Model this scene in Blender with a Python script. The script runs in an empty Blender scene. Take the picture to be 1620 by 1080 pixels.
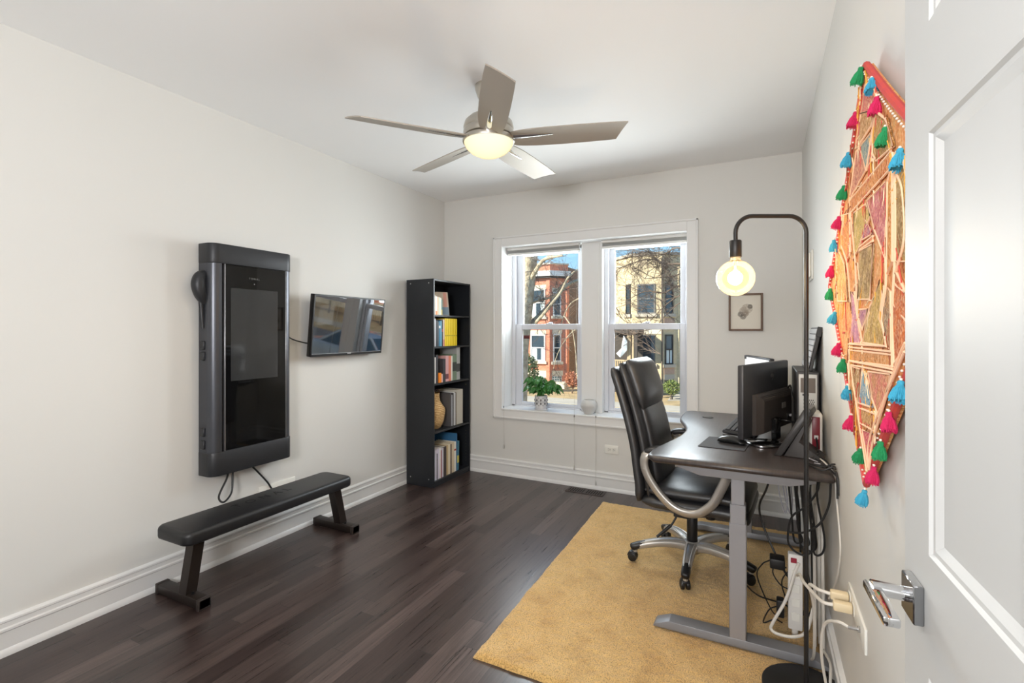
import bpy, bmesh, math, random
from mathutils import Vector, Matrix, noise
random.seed(11)
S = bpy.context.scene
C = S.collection
PI = math.pi
V = Vector
R = math.radians

# ------------------------------------------------------------------ camera geometry (metres; Y runs into the room, X to the right)
F_PX, CX, HY, EYE = 779.0, 810.0, 522.0, 1.35
YAW = math.atan2(395, 779)
_c, _s = math.cos(YAW), math.sin(YAW)
def ray(u, v):
    a = (u-CX)/F_PX; b = (HY-v)/F_PX
    return (a*_c-_s, a*_s+_c, b)
def onY(u, v, y):
    d = ray(u, v); t = y/d[1]; return V((d[0]*t, y, EYE+d[2]*t))
def onX(u, v, x):
    d = ray(u, v); t = x/d[0]; return V((x, d[1]*t, EYE+d[2]*t))
def onZ(u, v, z):
    d = ray(u, v); t = (z-EYE)/d[2]; return V((d[0]*t, d[1]*t, z))

# room
XL, XR, YB, YN, H = -2.81, 0.257, 4.06, 0.17, 2.62

# ------------------------------------------------------------------ materials
def lin(c):
    return tuple(((x/255)/12.92 if x/255 <= .04045 else ((x/255+.055)/1.055)**2.4) for x in c)
class NT:
    def __init__(s, name):
        s.m = bpy.data.materials.new(name); s.m.use_nodes = True
        s.t = s.m.node_tree; s.t.nodes.clear()
        s.out = s.t.nodes.new('ShaderNodeOutputMaterial')
    def n(s, kind, ins=None, **props):
        nd = s.t.nodes.new('ShaderNode'+kind)
        for k, v in props.items(): setattr(nd, k, v)
        for k, v in (ins or {}).items(): s.set(nd, k, v)
        return nd
    def set(s, nd, k, v):
        sock = nd.inputs[k]
        if isinstance(v, bpy.types.NodeSocket): s.t.links.new(v, sock)
        elif isinstance(v, bpy.types.Node): s.t.links.new(v.outputs[0], sock)
        else:
            if sock.type == 'RGBA' and len(v) == 3: v = (*v, 1)
            sock.default_value = v
    def math(s, op, a, b=None, c=None):
        nd = s.n('Math', operation=op)
        s.set(nd, 0, a)
        if b is not None: s.set(nd, 1, b)
        if c is not None: s.set(nd, 2, c)
        return nd.outputs[0]
    def mix(s, fac, a, b, blend='MIX'):
        nd = s.n('Mix', data_type='RGBA', blend_type=blend)
        s.set(nd, 0, fac); s.set(nd, 6, a); s.set(nd, 7, b)
        return nd.outputs[2]
    def ramp(s, fac, stops):
        nd = s.n('ValToRGB'); s.set(nd, 0, fac)
        el = nd.color_ramp.elements
        while len(el) < len(stops): el.new(.5)
        for e, (p, c) in zip(el, stops):
            e.position = p; e.color = (*c, 1) if len(c) == 3 else c
        return nd.outputs[0]
    def coord(s, kind='Object', scale=(1, 1, 1)):
        tc = s.n('TexCoord'); mp = s.n('Mapping', {0: tc.outputs[kind], 'Scale': scale})
        return mp.outputs[0]
    def bsdf(s, **ins):
        nd = s.n('BsdfPrincipled', {k.replace('_', ' '): v for k, v in ins.items()})
        s.t.links.new(nd.outputs[0], s.out.inputs[0]); return nd
    def surf(s, sh):
        s.t.links.new(sh.outputs[0] if isinstance(sh, bpy.types.Node) else sh, s.out.inputs[0])
MATS = {}
def mat(name, col, rough=.5, metal=0., var=None, bump=None, spec=.5, coat=0., coat_rough=.1, sheen=0., trans=0.):
    """var=(scale, amount, colour2)  bump=(scale, strength, distance)"""
    if name in MATS: return MATS[name]
    n = NT(name); c = lin(col)
    b = n.bsdf(Base_Color=c, Roughness=rough, Metallic=metal)
    b.inputs['Specular IOR Level'].default_value = spec
    b.inputs['Coat Weight'].default_value = coat
    b.inputs['Coat Roughness'].default_value = coat_rough
    b.inputs['Sheen Weight'].default_value = sheen
    if var:
        co = n.coord('Object', (var[0],)*3)
        ns = n.n('TexNoise', {'Vector': co, 'Scale': 1., 'Detail': 4.})
        c2 = lin(var[2]) if len(var) > 2 else tuple(x*.6 for x in c)
        f = n.math('MULTIPLY', n.ramp(ns.outputs[0], [(.35, (0, 0, 0)), (.65, (1, 1, 1))]), var[1])
        n.set(b, 'Base Color', n.mix(f, c, c2))
    if bump:
        co = n.coord('Object', (bump[0],)*3)
        ns = n.n('TexNoise', {'Vector': co, 'Scale': 1., 'Detail': 3.})
        bp = n.n('Bump', {'Height': ns.outputs[0], 'Strength': bump[1], 'Distance': bump[2] if len(bump) > 2 else .002})
        n.set(b, 'Normal', bp)
    MATS[name] = n.m
    return n.m
def emit_mat(name, col, strength):
    if name in MATS: return MATS[name]
    n = NT(name); n.surf(n.n('Emission', {'Color': lin(col), 'Strength': strength})); MATS[name] = n.m; return n.m
def glass_mat(name, tint=(255, 255, 255), refl=1.0, rough=0., haze=0.):
    n = NT(name)
    tr = n.n('BsdfTransparent', {'Color': lin(tint)}); gl = n.n('BsdfGlossy', {'Roughness': rough})
    fr = n.n('Fresnel', {'IOR': 1.45}); f = n.math('MULTIPLY', fr.outputs[0], refl)
    sh = n.n('MixShader', {0: f, 1: tr, 2: gl})
    if haze:
        di = n.n('BsdfDiffuse', {'Color': (1, .95, .85, 1)})
        sh = n.n('MixShader', {0: haze, 1: sh, 2: di})
    n.surf(sh); MATS[name] = n.m; return n.m

# ------------------------------------------------------------------ mesh building
def spl(pts, n=8, closed=False):
    """Catmull-Rom through pts"""
    P = [V(p) for p in pts]; out = []
    m = len(P); segs = m if closed else m-1
    for i in range(segs):
        if closed: p0, p1, p2, p3 = P[(i-1) % m], P[i], P[(i+1) % m], P[(i+2) % m]
        else:
            p1, p2 = P[i], P[i+1]
            p0 = P[i-1] if i else p1*2-p2
            p3 = P[i+2] if i+2 < m else p2*2-p1
        for k in range(n):
            t = k/n
            out.append(.5*((2*p1)+(p2-p0)*t+(2*p0-5*p1+4*p2-p3)*t*t+(3*p1-p0-3*p2+p3)*t*t*t))
    if not closed: out.append(P[-1])
    return out
def lerp(a, b, t): return a+(b-a)*t
def frame_from(axis, up=(0, 0, 1)):
    z = V(axis).normalized(); u = V(up)
    if abs(z.dot(u)) > .98: u = V((1, 0, 0))
    x = u.cross(z).normalized(); y = z.cross(x)
    return Matrix((x, y, z)).transposed()

class B:
    def __init__(s): s.v = []; s.f = []; s.mi = []; s.cur = 0
    def add(s, vs, fs):
        o = len(s.v); s.v += [V(p) for p in vs]
        s.f += [tuple(i+o for i in f) for f in fs]; s.mi += [s.cur]*len(fs)
        return s
    def bmadd(s, bm, M=None):
        bm.verts.ensure_lookup_table(); bm.verts.index_update()
        s.add([(M @ v.co) if M else v.co.copy() for v in bm.verts], [tuple(v.index for v in f.verts) for f in bm.faces]); bm.free(); return s
    def box(s, lo, hi, bev=0., seg=2, M=None):
        lo, hi = V(lo), V(hi)
        lo, hi = V([min(a, b) for a, b in zip(lo, hi)]), V([max(a, b) for a, b in zip(lo, hi)])
        bm = bmesh.new(); bmesh.ops.create_cube(bm, size=1)
        d = hi-lo; c = (lo+hi)/2
        for v in bm.verts: v.co = V((v.co.x*d.x, v.co.y*d.y, v.co.z*d.z))+c
        if bev > 0:
            bmesh.ops.bevel(bm, geom=bm.edges[:], offset=min(bev, min(d)*.49), segments=seg, profile=.5, affect='EDGES')
        return s.bmadd(bm, M)
    def cbox(s, c, d, bev=0., seg=2, M=None):
        c, d = V(c), V(d); return s.box(c-d/2, c+d/2, bev, seg, M)
    def prism(s, poly, z0, z1, M=None, bev=0., seg=2):
        """poly: list of (x, y), extruded z0..z1, optional M frame"""
        bm = bmesh.new()
        lo = [bm.verts.new((p[0], p[1], z0)) for p in poly]; hi = [bm.verts.new((p[0], p[1], z1)) for p in poly]
        n = len(poly)
        a = bm.faces.new(list(reversed(lo))); b = bm.faces.new(hi)
        for i in range(n): bm.faces.new((lo[i], lo[(i+1) % n], hi[(i+1) % n], hi[i]))
        bmesh.ops.recalc_face_normals(bm, faces=bm.faces[:])
        if bev:
            ed = [e for e in bm.edges if e.calc_face_angle(0) > .5] if n > 12 else bm.edges[:]
            bmesh.ops.bevel(bm, geom=ed, offset=bev, segments=seg, profile=.5, affect='EDGES')
        return s.bmadd(bm, M)
    def tube(s, pts, r, seg=8, closed=False, sx=1., up=None):
        """r number or list; sx squashes the section sideways"""
        P = [V(p) for p in pts]; n = len(P)
        rs = r if isinstance(r, (list, tuple)) else [r]*n
        T = []
        for i in range(n):
            a = P[(i-1) % n] if (closed or i) else P[i]; b = P[(i+1) % n] if (closed or i < n-1) else P[i]
            t = b-a; T.append(t.normalized() if t.length > 1e-9 else V((0, 0, 1)))
        u = V(up) if up else (V((0, 0, 1)) if abs(T[0].z) < .9 else V((1, 0, 0)))
        nx = (u-T[0]*u.dot(T[0])).normalized(); vs = []
        for i in range(n):
            nx = nx-T[i]*nx.dot(T[i])
            nx = nx.normalized() if nx.length > 1e-9 else T[i].orthogonal().normalized()
            ny = T[i].cross(nx)
            for k in range(seg):
                a = 2*PI*k/seg
                vs.append(P[i]+(nx*math.cos(a)+ny*math.sin(a)*sx)*rs[i])
        fs = []
        for i in range(n if closed else n-1):
            j = (i+1) % n
            for k in range(seg):
                l = (k+1) % seg
                fs.append((i*seg+k, i*seg+l, j*seg+l, j*seg+k))
        if not closed:
            fs.append(tuple(reversed(range(seg)))); fs.append(tuple((n-1)*seg+k for k in range(seg)))
        return s.add(vs, fs)
    def cyl(s, p0, p1, r0, r1=None, seg=20, bev=0.):
        p0, p1 = V(p0), V(p1); r1 = r0 if r1 is None else r1
        if bev:
            d = (p1-p0).normalized()
            return s.tube([p0, p0+d*bev*.3, p0+d*bev, p1-d*bev, p1-d*bev*.3, p1], [r0-bev, r0-bev*.3, r0, r1, r1-bev*.3, r1-bev], seg)
        return s.tube([p0, p1], [r0, r1], seg)
    def lathe(s, prof, o=(0, 0, 0), seg=32, M=None, wob=None):
        """prof: (r, z) from bottom to top; closes where r is 0"""
        o = V(o); vs = []; fs = []; rows = []
        for (r, z) in prof:
            if r < 1e-6:
                rows.append([len(vs)]); vs.append(V((0, 0, z)))
            else:
                row = []
                for k in range(seg):
                    a = 2*PI*k/seg; rr = r*(wob(a, z) if wob else 1)
                    row.append(len(vs)); vs.append(V((rr*math.cos(a), rr*math.sin(a), z)))
                rows.append(row)
        for a, b in zip(rows, rows[1:]):
            for k in range(seg):
                l = (k+1) % seg
                if len(a) == 1 and len(b) == 1: break
                if len(a) == 1: fs.append((a[0], b[l], b[k]))
                elif len(b) == 1: fs.append((a[k], a[l], b[0]))
                else: fs.append((a[k], a[l], b[l], b[k]))
        vs = [(M @ v if M else v)+o for v in vs]
        return s.add(vs, fs)
    def ell(s, c, r, seg=16, rings=10, M=None):
        pr = [(math.sin(PI*i/rings), -math.cos(PI*i/rings)) for i in range(rings+1)]
        pr[0] = (0, -1); pr[-1] = (0, 1)
        rr = V(r) if hasattr(r, '__len__') else V((r, r, r))
        m = Matrix.Diagonal(rr)
        if M: m = M.to_3x3() @ m
        return s.lathe(pr, c, seg, m)
    def sweep(s, path, w, th, seg=20, e=2.6, side=(0, 1, 0), th_off=None):
        """cushion: superellipse section (half-width w along side, half-thickness th along the path normal)"""
        P = [V(p) for p in path]; n = len(P); sd = V(side).normalized(); vs = []; fs = []
        for i in range(n):
            t = (P[min(i+1, n-1)]-P[max(i-1, 0)]).normalized(); nm = t.cross(sd).normalized()
            ww = w[i] if hasattr(w, '__len__') else w; tt = th[i] if hasattr(th, '__len__') else th
            for k in range(seg):
                a = 2*PI*k/seg; ca, sa = math.cos(a), math.sin(a)
                x = math.copysign(abs(ca)**(2/e), ca)*ww; y = math.copysign(abs(sa)**(2/e), sa)*tt
                vs.append(P[i]+sd*x+nm*y)
        for i in range(n-1):
            for k in range(seg):
                l = (k+1) % seg
                fs.append((i*seg+k, i*seg+l, (i+1)*seg+l, (i+1)*seg+k))
        fs.append(tuple(reversed(range(seg)))); fs.append(tuple((n-1)*seg+k for k in range(seg)))
        return s.add(vs, fs)
    def quad(s, a, b, c, d): return s.add([a, b, c, d], [(0, 1, 2, 3)])
    def xf(s, M):
        s.v = [M @ p for p in s.v]; return s
    def obj(s, name, mats, parent=None, local=False, flat=False, ang=40, fix=True):
        """one mesh object; coordinates are world ones unless local (then the parent's own)"""
        me = bpy.data.meshes.new(name)
        P = world(parent) if parent else Matrix()
        vs = s.v
        if parent:      # local coordinates are those of the top-level thing
            I = P.inverted()
            if local:
                r_ = parent
                while r_.parent: r_ = r_.parent
                I = I @ world(r_)
            vs = [I @ p for p in vs]
        lo = V([min(p[i] for p in vs) for i in range(3)]); hi = V([max(p[i] for p in vs) for i in range(3)])
        o = (lo+hi)/2
        if not parent: o.z = lo.z
        me.from_pydata([p-o for p in vs], [], s.f)
        mats = mats if isinstance(mats, (list, tuple)) else [mats]
        for m in mats: me.materials.append(m)
        me.polygons.foreach_set('material_index', s.mi)
        if fix:
            bm = bmesh.new(); bm.from_mesh(me); bmesh.ops.recalc_face_normals(bm, faces=bm.faces[:]); bm.to_mesh(me); bm.free()
        if not flat:
            me.polygons.foreach_set('use_smooth', [True]*len(me.polygons))
            me.set_sharp_from_angle(angle=R(ang))
        me.update()
        ob = bpy.data.objects.new(name, me); C.objects.link(ob)
        ob.location = o
        if parent: ob.parent = parent
        return ob
def world(o):
    M = o.matrix_basis.copy()
    while o.parent: o = o.parent; M = o.matrix_basis @ M
    return M
def tag(o, label=None, cat=None, group=None, kind=None):
    if label: o['label'] = label
    if cat: o['category'] = cat
    if group: o['group'] = group
    if kind: o['kind'] = kind
    return o
def thing(name, label, cat, loc=(0, 0, 0), rz=0., group=None, kind=None):
    o = bpy.data.objects.new(name, None); C.objects.link(o)
    o.empty_display_size = .1
    o.location = loc; o.rotation_euler = (0, 0, rz)
    return tag(o, label, cat, group, kind)
def struct(o, label=None, cat=None): return tag(o, label, cat, None, 'structure')
def copy_tree(o, parent=None):
    c = o.copy(); C.objects.link(c)
    if parent: c.parent = parent
    for ch in list(o.children): copy_tree(ch, c)
    return c
def text_mesh(txt, size, depth=.0005, M=None, spacing=1.0, bold=0.):
    cu = bpy.data.curves.new('t', 'FONT'); cu.body = txt; cu.size = size; cu.extrude = depth; cu.align_x = 'CENTER'; cu.align_y = 'CENTER'
    cu.space_character = spacing; cu.offset = bold
    ob = bpy.data.objects.new('t', cu); C.objects.link(ob)
    dg = bpy.context.evaluated_depsgraph_get(); me = bpy.data.meshes.new_from_object(ob.evaluated_get(dg))
    b = B(); b.add([(M @ v.co) if M else v.co.copy() for v in me.vertices], [tuple(p.vertices) for p in me.polygons])
    bpy.data.objects.remove(ob); bpy.data.curves.remove(cu); bpy.data.meshes.remove(me)
    return b
# ================================================================== ROOM SHELL
def m_floor():
    n = NT('dark_oak_planks')
    tc = n.n('TexCoord'); sp = n.n('SeparateXYZ', {0: tc.outputs['Object']})
    x, y = sp.outputs[0], sp.outputs[1]
    W, L = .083, 1.05
    row = n.math('FLOOR', n.math('DIVIDE', x, W))
    wn = n.n('TexWhiteNoise', {'W': row}, noise_dimensions='1D')
    yy = n.math('ADD', y, n.math('MULTIPLY', wn.outputs[0], 3.1))
    col = n.math('FLOOR', n.math('DIVIDE', yy, L))
    cid = n.n('CombineXYZ', {0: row, 1: col})
    w2 = n.n('TexWhiteNoise', {'Vector': cid}, noise_dimensions='2D')
    base = n.ramp(w2.outputs[0], [(0, lin((48, 36, 33))), (.4, lin((62, 49, 46))), (.75, lin((72, 59, 55))), (1, lin((85, 71, 67)))])
    # grain: stretched noise + cathedral rings, shifted per board
    sh = n.math('MULTIPLY', w2.outputs[0], 37.)
    gv = n.n('CombineXYZ', {0: n.math('MULTIPLY', x, 85.), 1: n.math('ADD', n.math('MULTIPLY', y, 2.4), sh), 2: sh})
    g = n.n('TexNoise', {'Vector': gv, 'Scale': 1., 'Detail': 7., 'Roughness': .65, 'Distortion': .4})
    rv = n.n('CombineXYZ', {0: n.math('ADD', n.math('MULTIPLY', x, 14.), sh), 1: n.math('ADD', n.math('MULTIPLY', y, 1.6), sh), 2: 0.})
    wv = n.n('TexNoise', {'Vector': rv, 'Scale': 1., 'Detail': 1.})
    rings = n.math('ABSOLUTE', n.math('SINE', n.math('MULTIPLY', wv.outputs[0], 75.)))
    rings = n.math('POWER', rings, .5)
    gr = n.ramp(g.outputs[0], [(.34, (.45, .45, .45)), (.60, (1.16, 1.16, 1.16))])
    c1 = n.mix(.9, base, gr, 'MULTIPLY')
    rr = n.ramp(rings, [(0, (.6, .6, .6)), (.45, (1.05, 1.05, 1.05))])
    c2 = n.mix(.65, c1, rr, 'MULTIPLY')
    # seams
    fx = n.math('FRACT', n.math('DIVIDE', x, W)); fy = n.math('FRACT', n.math('DIVIDE', yy, L))
    ex = n.math('LESS_THAN', n.math('MINIMUM', fx, n.math('SUBTRACT', 1., fx)), .016)
    ey = n.math('LESS_THAN', n.math('MINIMUM', fy, n.math('SUBTRACT', 1., fy)), .0016)
    seam = n.math('MAXIMUM', ex, ey)
    c3 = n.mix(n.math('MULTIPLY', seam, .75), c2, (.006, .004, .0035, 1))
    ht = n.math('SUBTRACT', n.math('MULTIPLY', g.outputs[0], .25), n.math('MULTIPLY', seam, 1.))
    bp = n.n('Bump', {'Height': ht, 'Strength': .25, 'Distance': .0015})
    ro = n.math('ADD', n.math('MULTIPLY', g.outputs[0], .20), .20)
    b = n.bsdf(Base_Color=c3, Roughness=ro, Normal=bp)
    b.inputs['Specular IOR Level'].default_value = .7
    return n.m
WALL = mat('wall_paint', (219, 218, 214), .62, bump=(140, .06, .001))
CEIL = mat('ceiling_paint', (248, 248, 248), .8, bump=(120, .05, .001))
TRIM = mat('white_trim_paint', (228, 228, 227), .4)
DOORW = mat('door_paint', (200, 201, 200), .5, spec=.3)
VINYL = mat('white_vinyl', (208, 210, 216), .35)

o = B().box((-4.2, -1.6, -.12), (1.6, YB+.3, 0)).obj('floor', m_floor(), flat=True); struct(o)
o = B().box((-4.2, -1.6, H), (1.6, YB+.34, H+.15)).obj('ceiling', CEIL, flat=True); struct(o)
o = B().box((XL-.2, -1.6, 0), (XL, YB+.34, H)).obj('wall_left', WALL, flat=True); struct(o)
o = B().box((XR, -1.6, 0), (XR+.2, YB+.34, H)).obj('wall_right', WALL, flat=True); struct(o)
# back wall with one wide opening
OX0, OX1, OZ0, OZ1 = -2.155, -.521, .625, 2.125
b = B()
b.box((XL, YB, 0), (OX0, YB+.32, H)).box((OX1, YB, 0), (XR, YB+.32, H))
b.box((OX0, YB, 0), (OX1, YB+.32, OZ0-.015)).box((OX0, YB, OZ1), (OX1, YB+.32, H))
struct(b.obj('wall_back', WALL, flat=True))
# near wall, opened wide and full height to let fill light in; hall behind
b = B()
b.box((XL, .04, 0), (-2.25, YN, H)).box((.215, .04, 0), (XR, YN, H))
struct(b.obj('wall_near', WALL, flat=True))
struct(B().box((XL, -1.6, 0), (XR, -1.45, H)).obj('wall_hall', WALL, flat=True))

def baseboard(name, p0, p1, inward):
    """profile swept from p0 to p1, sticking out along inward"""
    pr = [(0, 0), (.024, 0), (.024, .012), (.019, .024), (.014, .030), (.014, .098), (.019, .103), (.019, .112), (.013, .117), (.012, .136), (.017, .140), (.016, .148), (.008, .154), (0, .156)]
    p0, p1, d = V(p0), V(p1), V(inward)
    vs = [p0+d*a+V((0, 0, z)) for a, z in pr]+[p1+d*a+V((0, 0, z)) for a, z in pr]
    n = len(pr)
    fs = [(i, (i+1) % n, n+(i+1) % n, n+i) for i in range(n)]+[tuple(range(n)), tuple(range(2*n-1, n-1, -1))]
    b = B(); b.add(vs, fs)
    return struct(b.obj(name, TRIM, ang=25))
baseboard('baseboard_left', (XL, YN, 0), (XL, YB, 0), (1, 0, 0))
baseboard('baseboard_back', (XL, YB, 0), (XR, YB, 0), (0, -1, 0))
baseboard('baseboard_right', (XR, 1.0, 0), (XR, YB, 0), (-1, 0, 0))

# ---- window casing (picture frame moulding) and stool
b = B(); t = .02
CX0, CX1, CZ0, CZ1 = -2.245, -.437, .535, 2.215
for lo, hi in (((CX0, YB-t, CZ0), (OX0, YB, CZ1)), ((OX1, YB-t, CZ0), (CX1, YB, CZ1)), ((OX0, YB-t, OZ1), (OX1, YB, CZ1)), ((OX0, YB-t, CZ0), (OX1, YB, OZ0-.012))):
    b.box(lo, hi, .003, 1)
e = .016   # raised back band round the outside
for lo, hi in (((CX0, YB-t-.009, CZ0), (CX0+e, YB-t, CZ1)), ((CX1-e, YB-t-.009, CZ0), (CX1, YB-t, CZ1)), ((CX0, YB-t-.009, CZ1-e), (CX1, YB-t, CZ1)), ((CX0, YB-t-.009, CZ0), (CX1, YB-t, CZ0+e))):
    b.box(lo, hi, .003, 1)
b.box((OX0-.004, YB-.028, OZ0-.016), (OX1+.004, YB+.22, OZ0), .003, 1)        # stool
b.box((OX0, YB, OZ1-.002), (OX1, YB+.2, OZ1+.01))                             # head jamb
b.box((OX0-.01, YB, OZ0), (OX0+.001, YB+.2, OZ1)).box((OX1-.001, YB, OZ0), (OX1+.01, YB+.2, OZ1))
MX0, MX1 = -1.431, -1.240
b.box((MX0, YB+.128, OZ0), (MX1, YB+.32, OZ1), .003, 1)                         # mullion between the two windows
struct(b.obj('trim_1', TRIM, flat=True))

GLASS = glass_mat('window_glass', (250, 253, 252), .4)
def window(name, x0, x1, gx0, gx1):
    y0 = YB+.19
    fr = B(); j = .036
    fr.box((x0, y0, OZ0), (x0+j, YB+.32, OZ1), .002, 1).box((x1-j, y0, OZ0), (x1, YB+.32, OZ1), .002, 1)
    fr.box((x0, y0, OZ1-j), (x1, YB+.32, OZ1), .002, 1).box((x0, y0, OZ0-.01), (x1, YB+.32, OZ0+.012), .002, 1)
    o = struct(fr.obj(name, VINYL, flat=True))
    def sash(nm, ya, yb, za, zb, gza, gzb):
        s = B()
        s.box((x0+j, ya, za), (gx0, yb, zb), .003, 1).box((gx1, ya, za), (x1-j, yb, zb), .003, 1)
        s.box((gx0, ya, za), (gx1, yb, gza), .003, 1).box((gx0, ya, gzb), (gx1, yb, zb), .003, 1)
        q = s.obj(nm, VINYL, o, flat=True)
        B().box((gx0-.004, (ya+yb)/2-.002, gza-.004), (gx1+.004, (ya+yb)/2+.002, gzb+.004)).obj('glass_pane', GLASS, q, flat=True)
        return q
    sash('lower_sash', y0+.012, y0+.042, OZ0+.012, 1.407, .665, 1.355)
    u = sash('upper_sash', y0+.044, y0+.072, 1.36, OZ1-j, 1.400, 2.062)
    xc = (gx0+gx1)/2
    l = B().box((xc-.03, y0+.014, 1.407), (xc+.03, y0+.04, 1.414), .002, 1)
    l.cyl((xc, y0+.028, 1.414), (xc, y0+.028, 1.42), .012).tube(spl([(xc, y0+.02, 1.42), (xc+.02, y0+.016, 1.421), (xc+.036, y0+.02, 1.419)], 4), .004)
    l.obj('sash_lock', VINYL, o)
    return o
w1 = window('window_1', OX0, MX0, -2.054, -1.497)
w2 = window('window_2', MX1, OX1, -1.158, -.604)
# small dark red sticker on the glass
p = onY(833, 533, YB+.213)
o = B().cbox((p.x, YB+.214, p.z), (.062, .003, .032), .001, 1).obj('window_sticker', mat('dark_red_sticker', (88, 28, 26), .5))
tag(o, 'small dark red sticker on the glass in a corner of the window above the plant', 'sticker')

# ---- raised shades
SHADE = mat('shade_fabric', (222, 221, 217), .8); SHADEG = mat('shade_pleat', (186, 186, 184), .85)
CORD = mat('shade_cord', (196, 194, 186), .7); TASSEL = mat('cord_tassel', (190, 190, 186), .4)
def blind(x0, x1, label, cords):
    t = thing('window_blind', label, 'blind', ((x0+x1)/2, YB+.11, 2.05), 0, 'raised blinds at the top of the windows')
    x0 += .006; x1 -= .006
    B().box((x0, YB+.075, 2.098), (x1, YB+.125, 2.123), .003, 1).obj('headrail', SHADE, t)
    b = B()
    for k in range(4): b.box((x0+.004, YB+.080+.002*(k % 2), 2.072+.0065*k), (x1-.004, YB+.12-.002*(k % 2), 2.0765+.0065*k), .002, 1)
    b.obj('folded_pleats', SHADEG, t)
    B().box((x0+.002, YB+.078, 2.052), (x1-.002, YB+.122, 2.071), .004, 2).obj('bottom_rail', SHADE, t)
    for (cx, ztop, zb) in cords:
        pts = [(cx, YB+.076, 2.10), (cx, YB+.05, 1.9), (cx, YB-.034, .66), (cx, YB-.038, .6), (cx, YB-.038, zb+.02)]
        cd = B().tube(pts, .0013, 5).obj('pull_cord', CORD, t)
        B().lathe([(0, 0), (.006, .001), (.0065, .02), (.004, .036), (.0025, .04), (0, .041)], (cx, YB-.038, zb-.02), 10).obj('cord_tassel', TASSEL, cd)
        B().lathe([(0, 0), (.004, .001), (.0045, .014), (.002, .02), (0, .0205)], (cx, YB-.0365, ztop), 10).obj('cord_stop', mat('cord_stop_grey', (120, 120, 120), .4), cd)
blind(OX0, MX0, 'raised white blind folded up above the window with the red brick house', [(-2.126, .632, .275), (-1.440, .60, .165)])
blind(MX1, OX1, 'raised white blind folded up above the window with the cream house', [(-1.248, .61, .06)])

# ---- back wall outlet, floor vent, chime box
PLATE = mat('white_plate', (236, 235, 228), .35)
DARK = mat('slot_black', (22, 20, 19), .6)
def receptacle(b_, c, M):
    pass
t = thing('wall_outlet', 'white horizontal electrical outlet on the wall below the window', 'outlet', (-1.121, YB, .349))
B().cbox((-1.121, YB-.004, .349), (.118, .008, .073), .003, 2).obj('cover_plate', PLATE, t)
for dx in (-.02, .02):
    f = B().cbox((-1.121+dx, YB-.0085, .349), (.030, .003, .034), .0012, 1).obj('socket_face', mat('socket_white', (226, 225, 218), .4), t)
    s = B()
    s.cbox((-1.121+dx-.003, YB-.0102, .355), (.008, .001, .002)).cbox((-1.121+dx-.003, YB-.0102, .343), (.010, .001, .002)).cyl((-1.121+dx+.008, YB-.0098, .349), (-1.121+dx+.008, YB-.0107, .349), .0028, seg=10)
    s.obj('slot', DARK, f)
VENT = mat('vent_brown', (58, 46, 43), .45)
t = thing('floor_vent', 'dark slotted floor vent beside the wall under the window', 'vent', (-1.31, 3.945, 0))
B().box((-1.475, 3.885, 0), (-1.15, 4.012, .004), .002, 1).obj('vent_plate', VENT, t)
b = B()
for k in range(14):
    x = -1.455+.0198*k+(.016 if k > 6 else 0)
    b.box((x, 3.905, .0035), (x+.010, 3.992, .0046))
b.obj('slots', mat('vent_slot_black', (10, 9, 8), .8), t)
t = thing('chime_box', 'white plastic box mounted on the wall near the far corner behind the lamp pole', 'wall box', (XR, 3.3, 1.63))
B().box((XR-.010, 3.20, 1.635), (XR, 3.44, 1.80), .003, 1).obj('mount_plate', PLATE, t)
B().box((XR-.036, 3.225, 1.648), (XR-.010, 3.40, 1.787), .008, 2).obj('cover', PLATE, t)

# ---- door folded back beside the view, six panels
ANG = 2.9
DM = Matrix.Translation((.2, .964, 0)) @ Matrix.Rotation(R(ANG), 4, 'Z') @ Matrix.Rotation(R(180), 4, 'Z')
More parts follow.
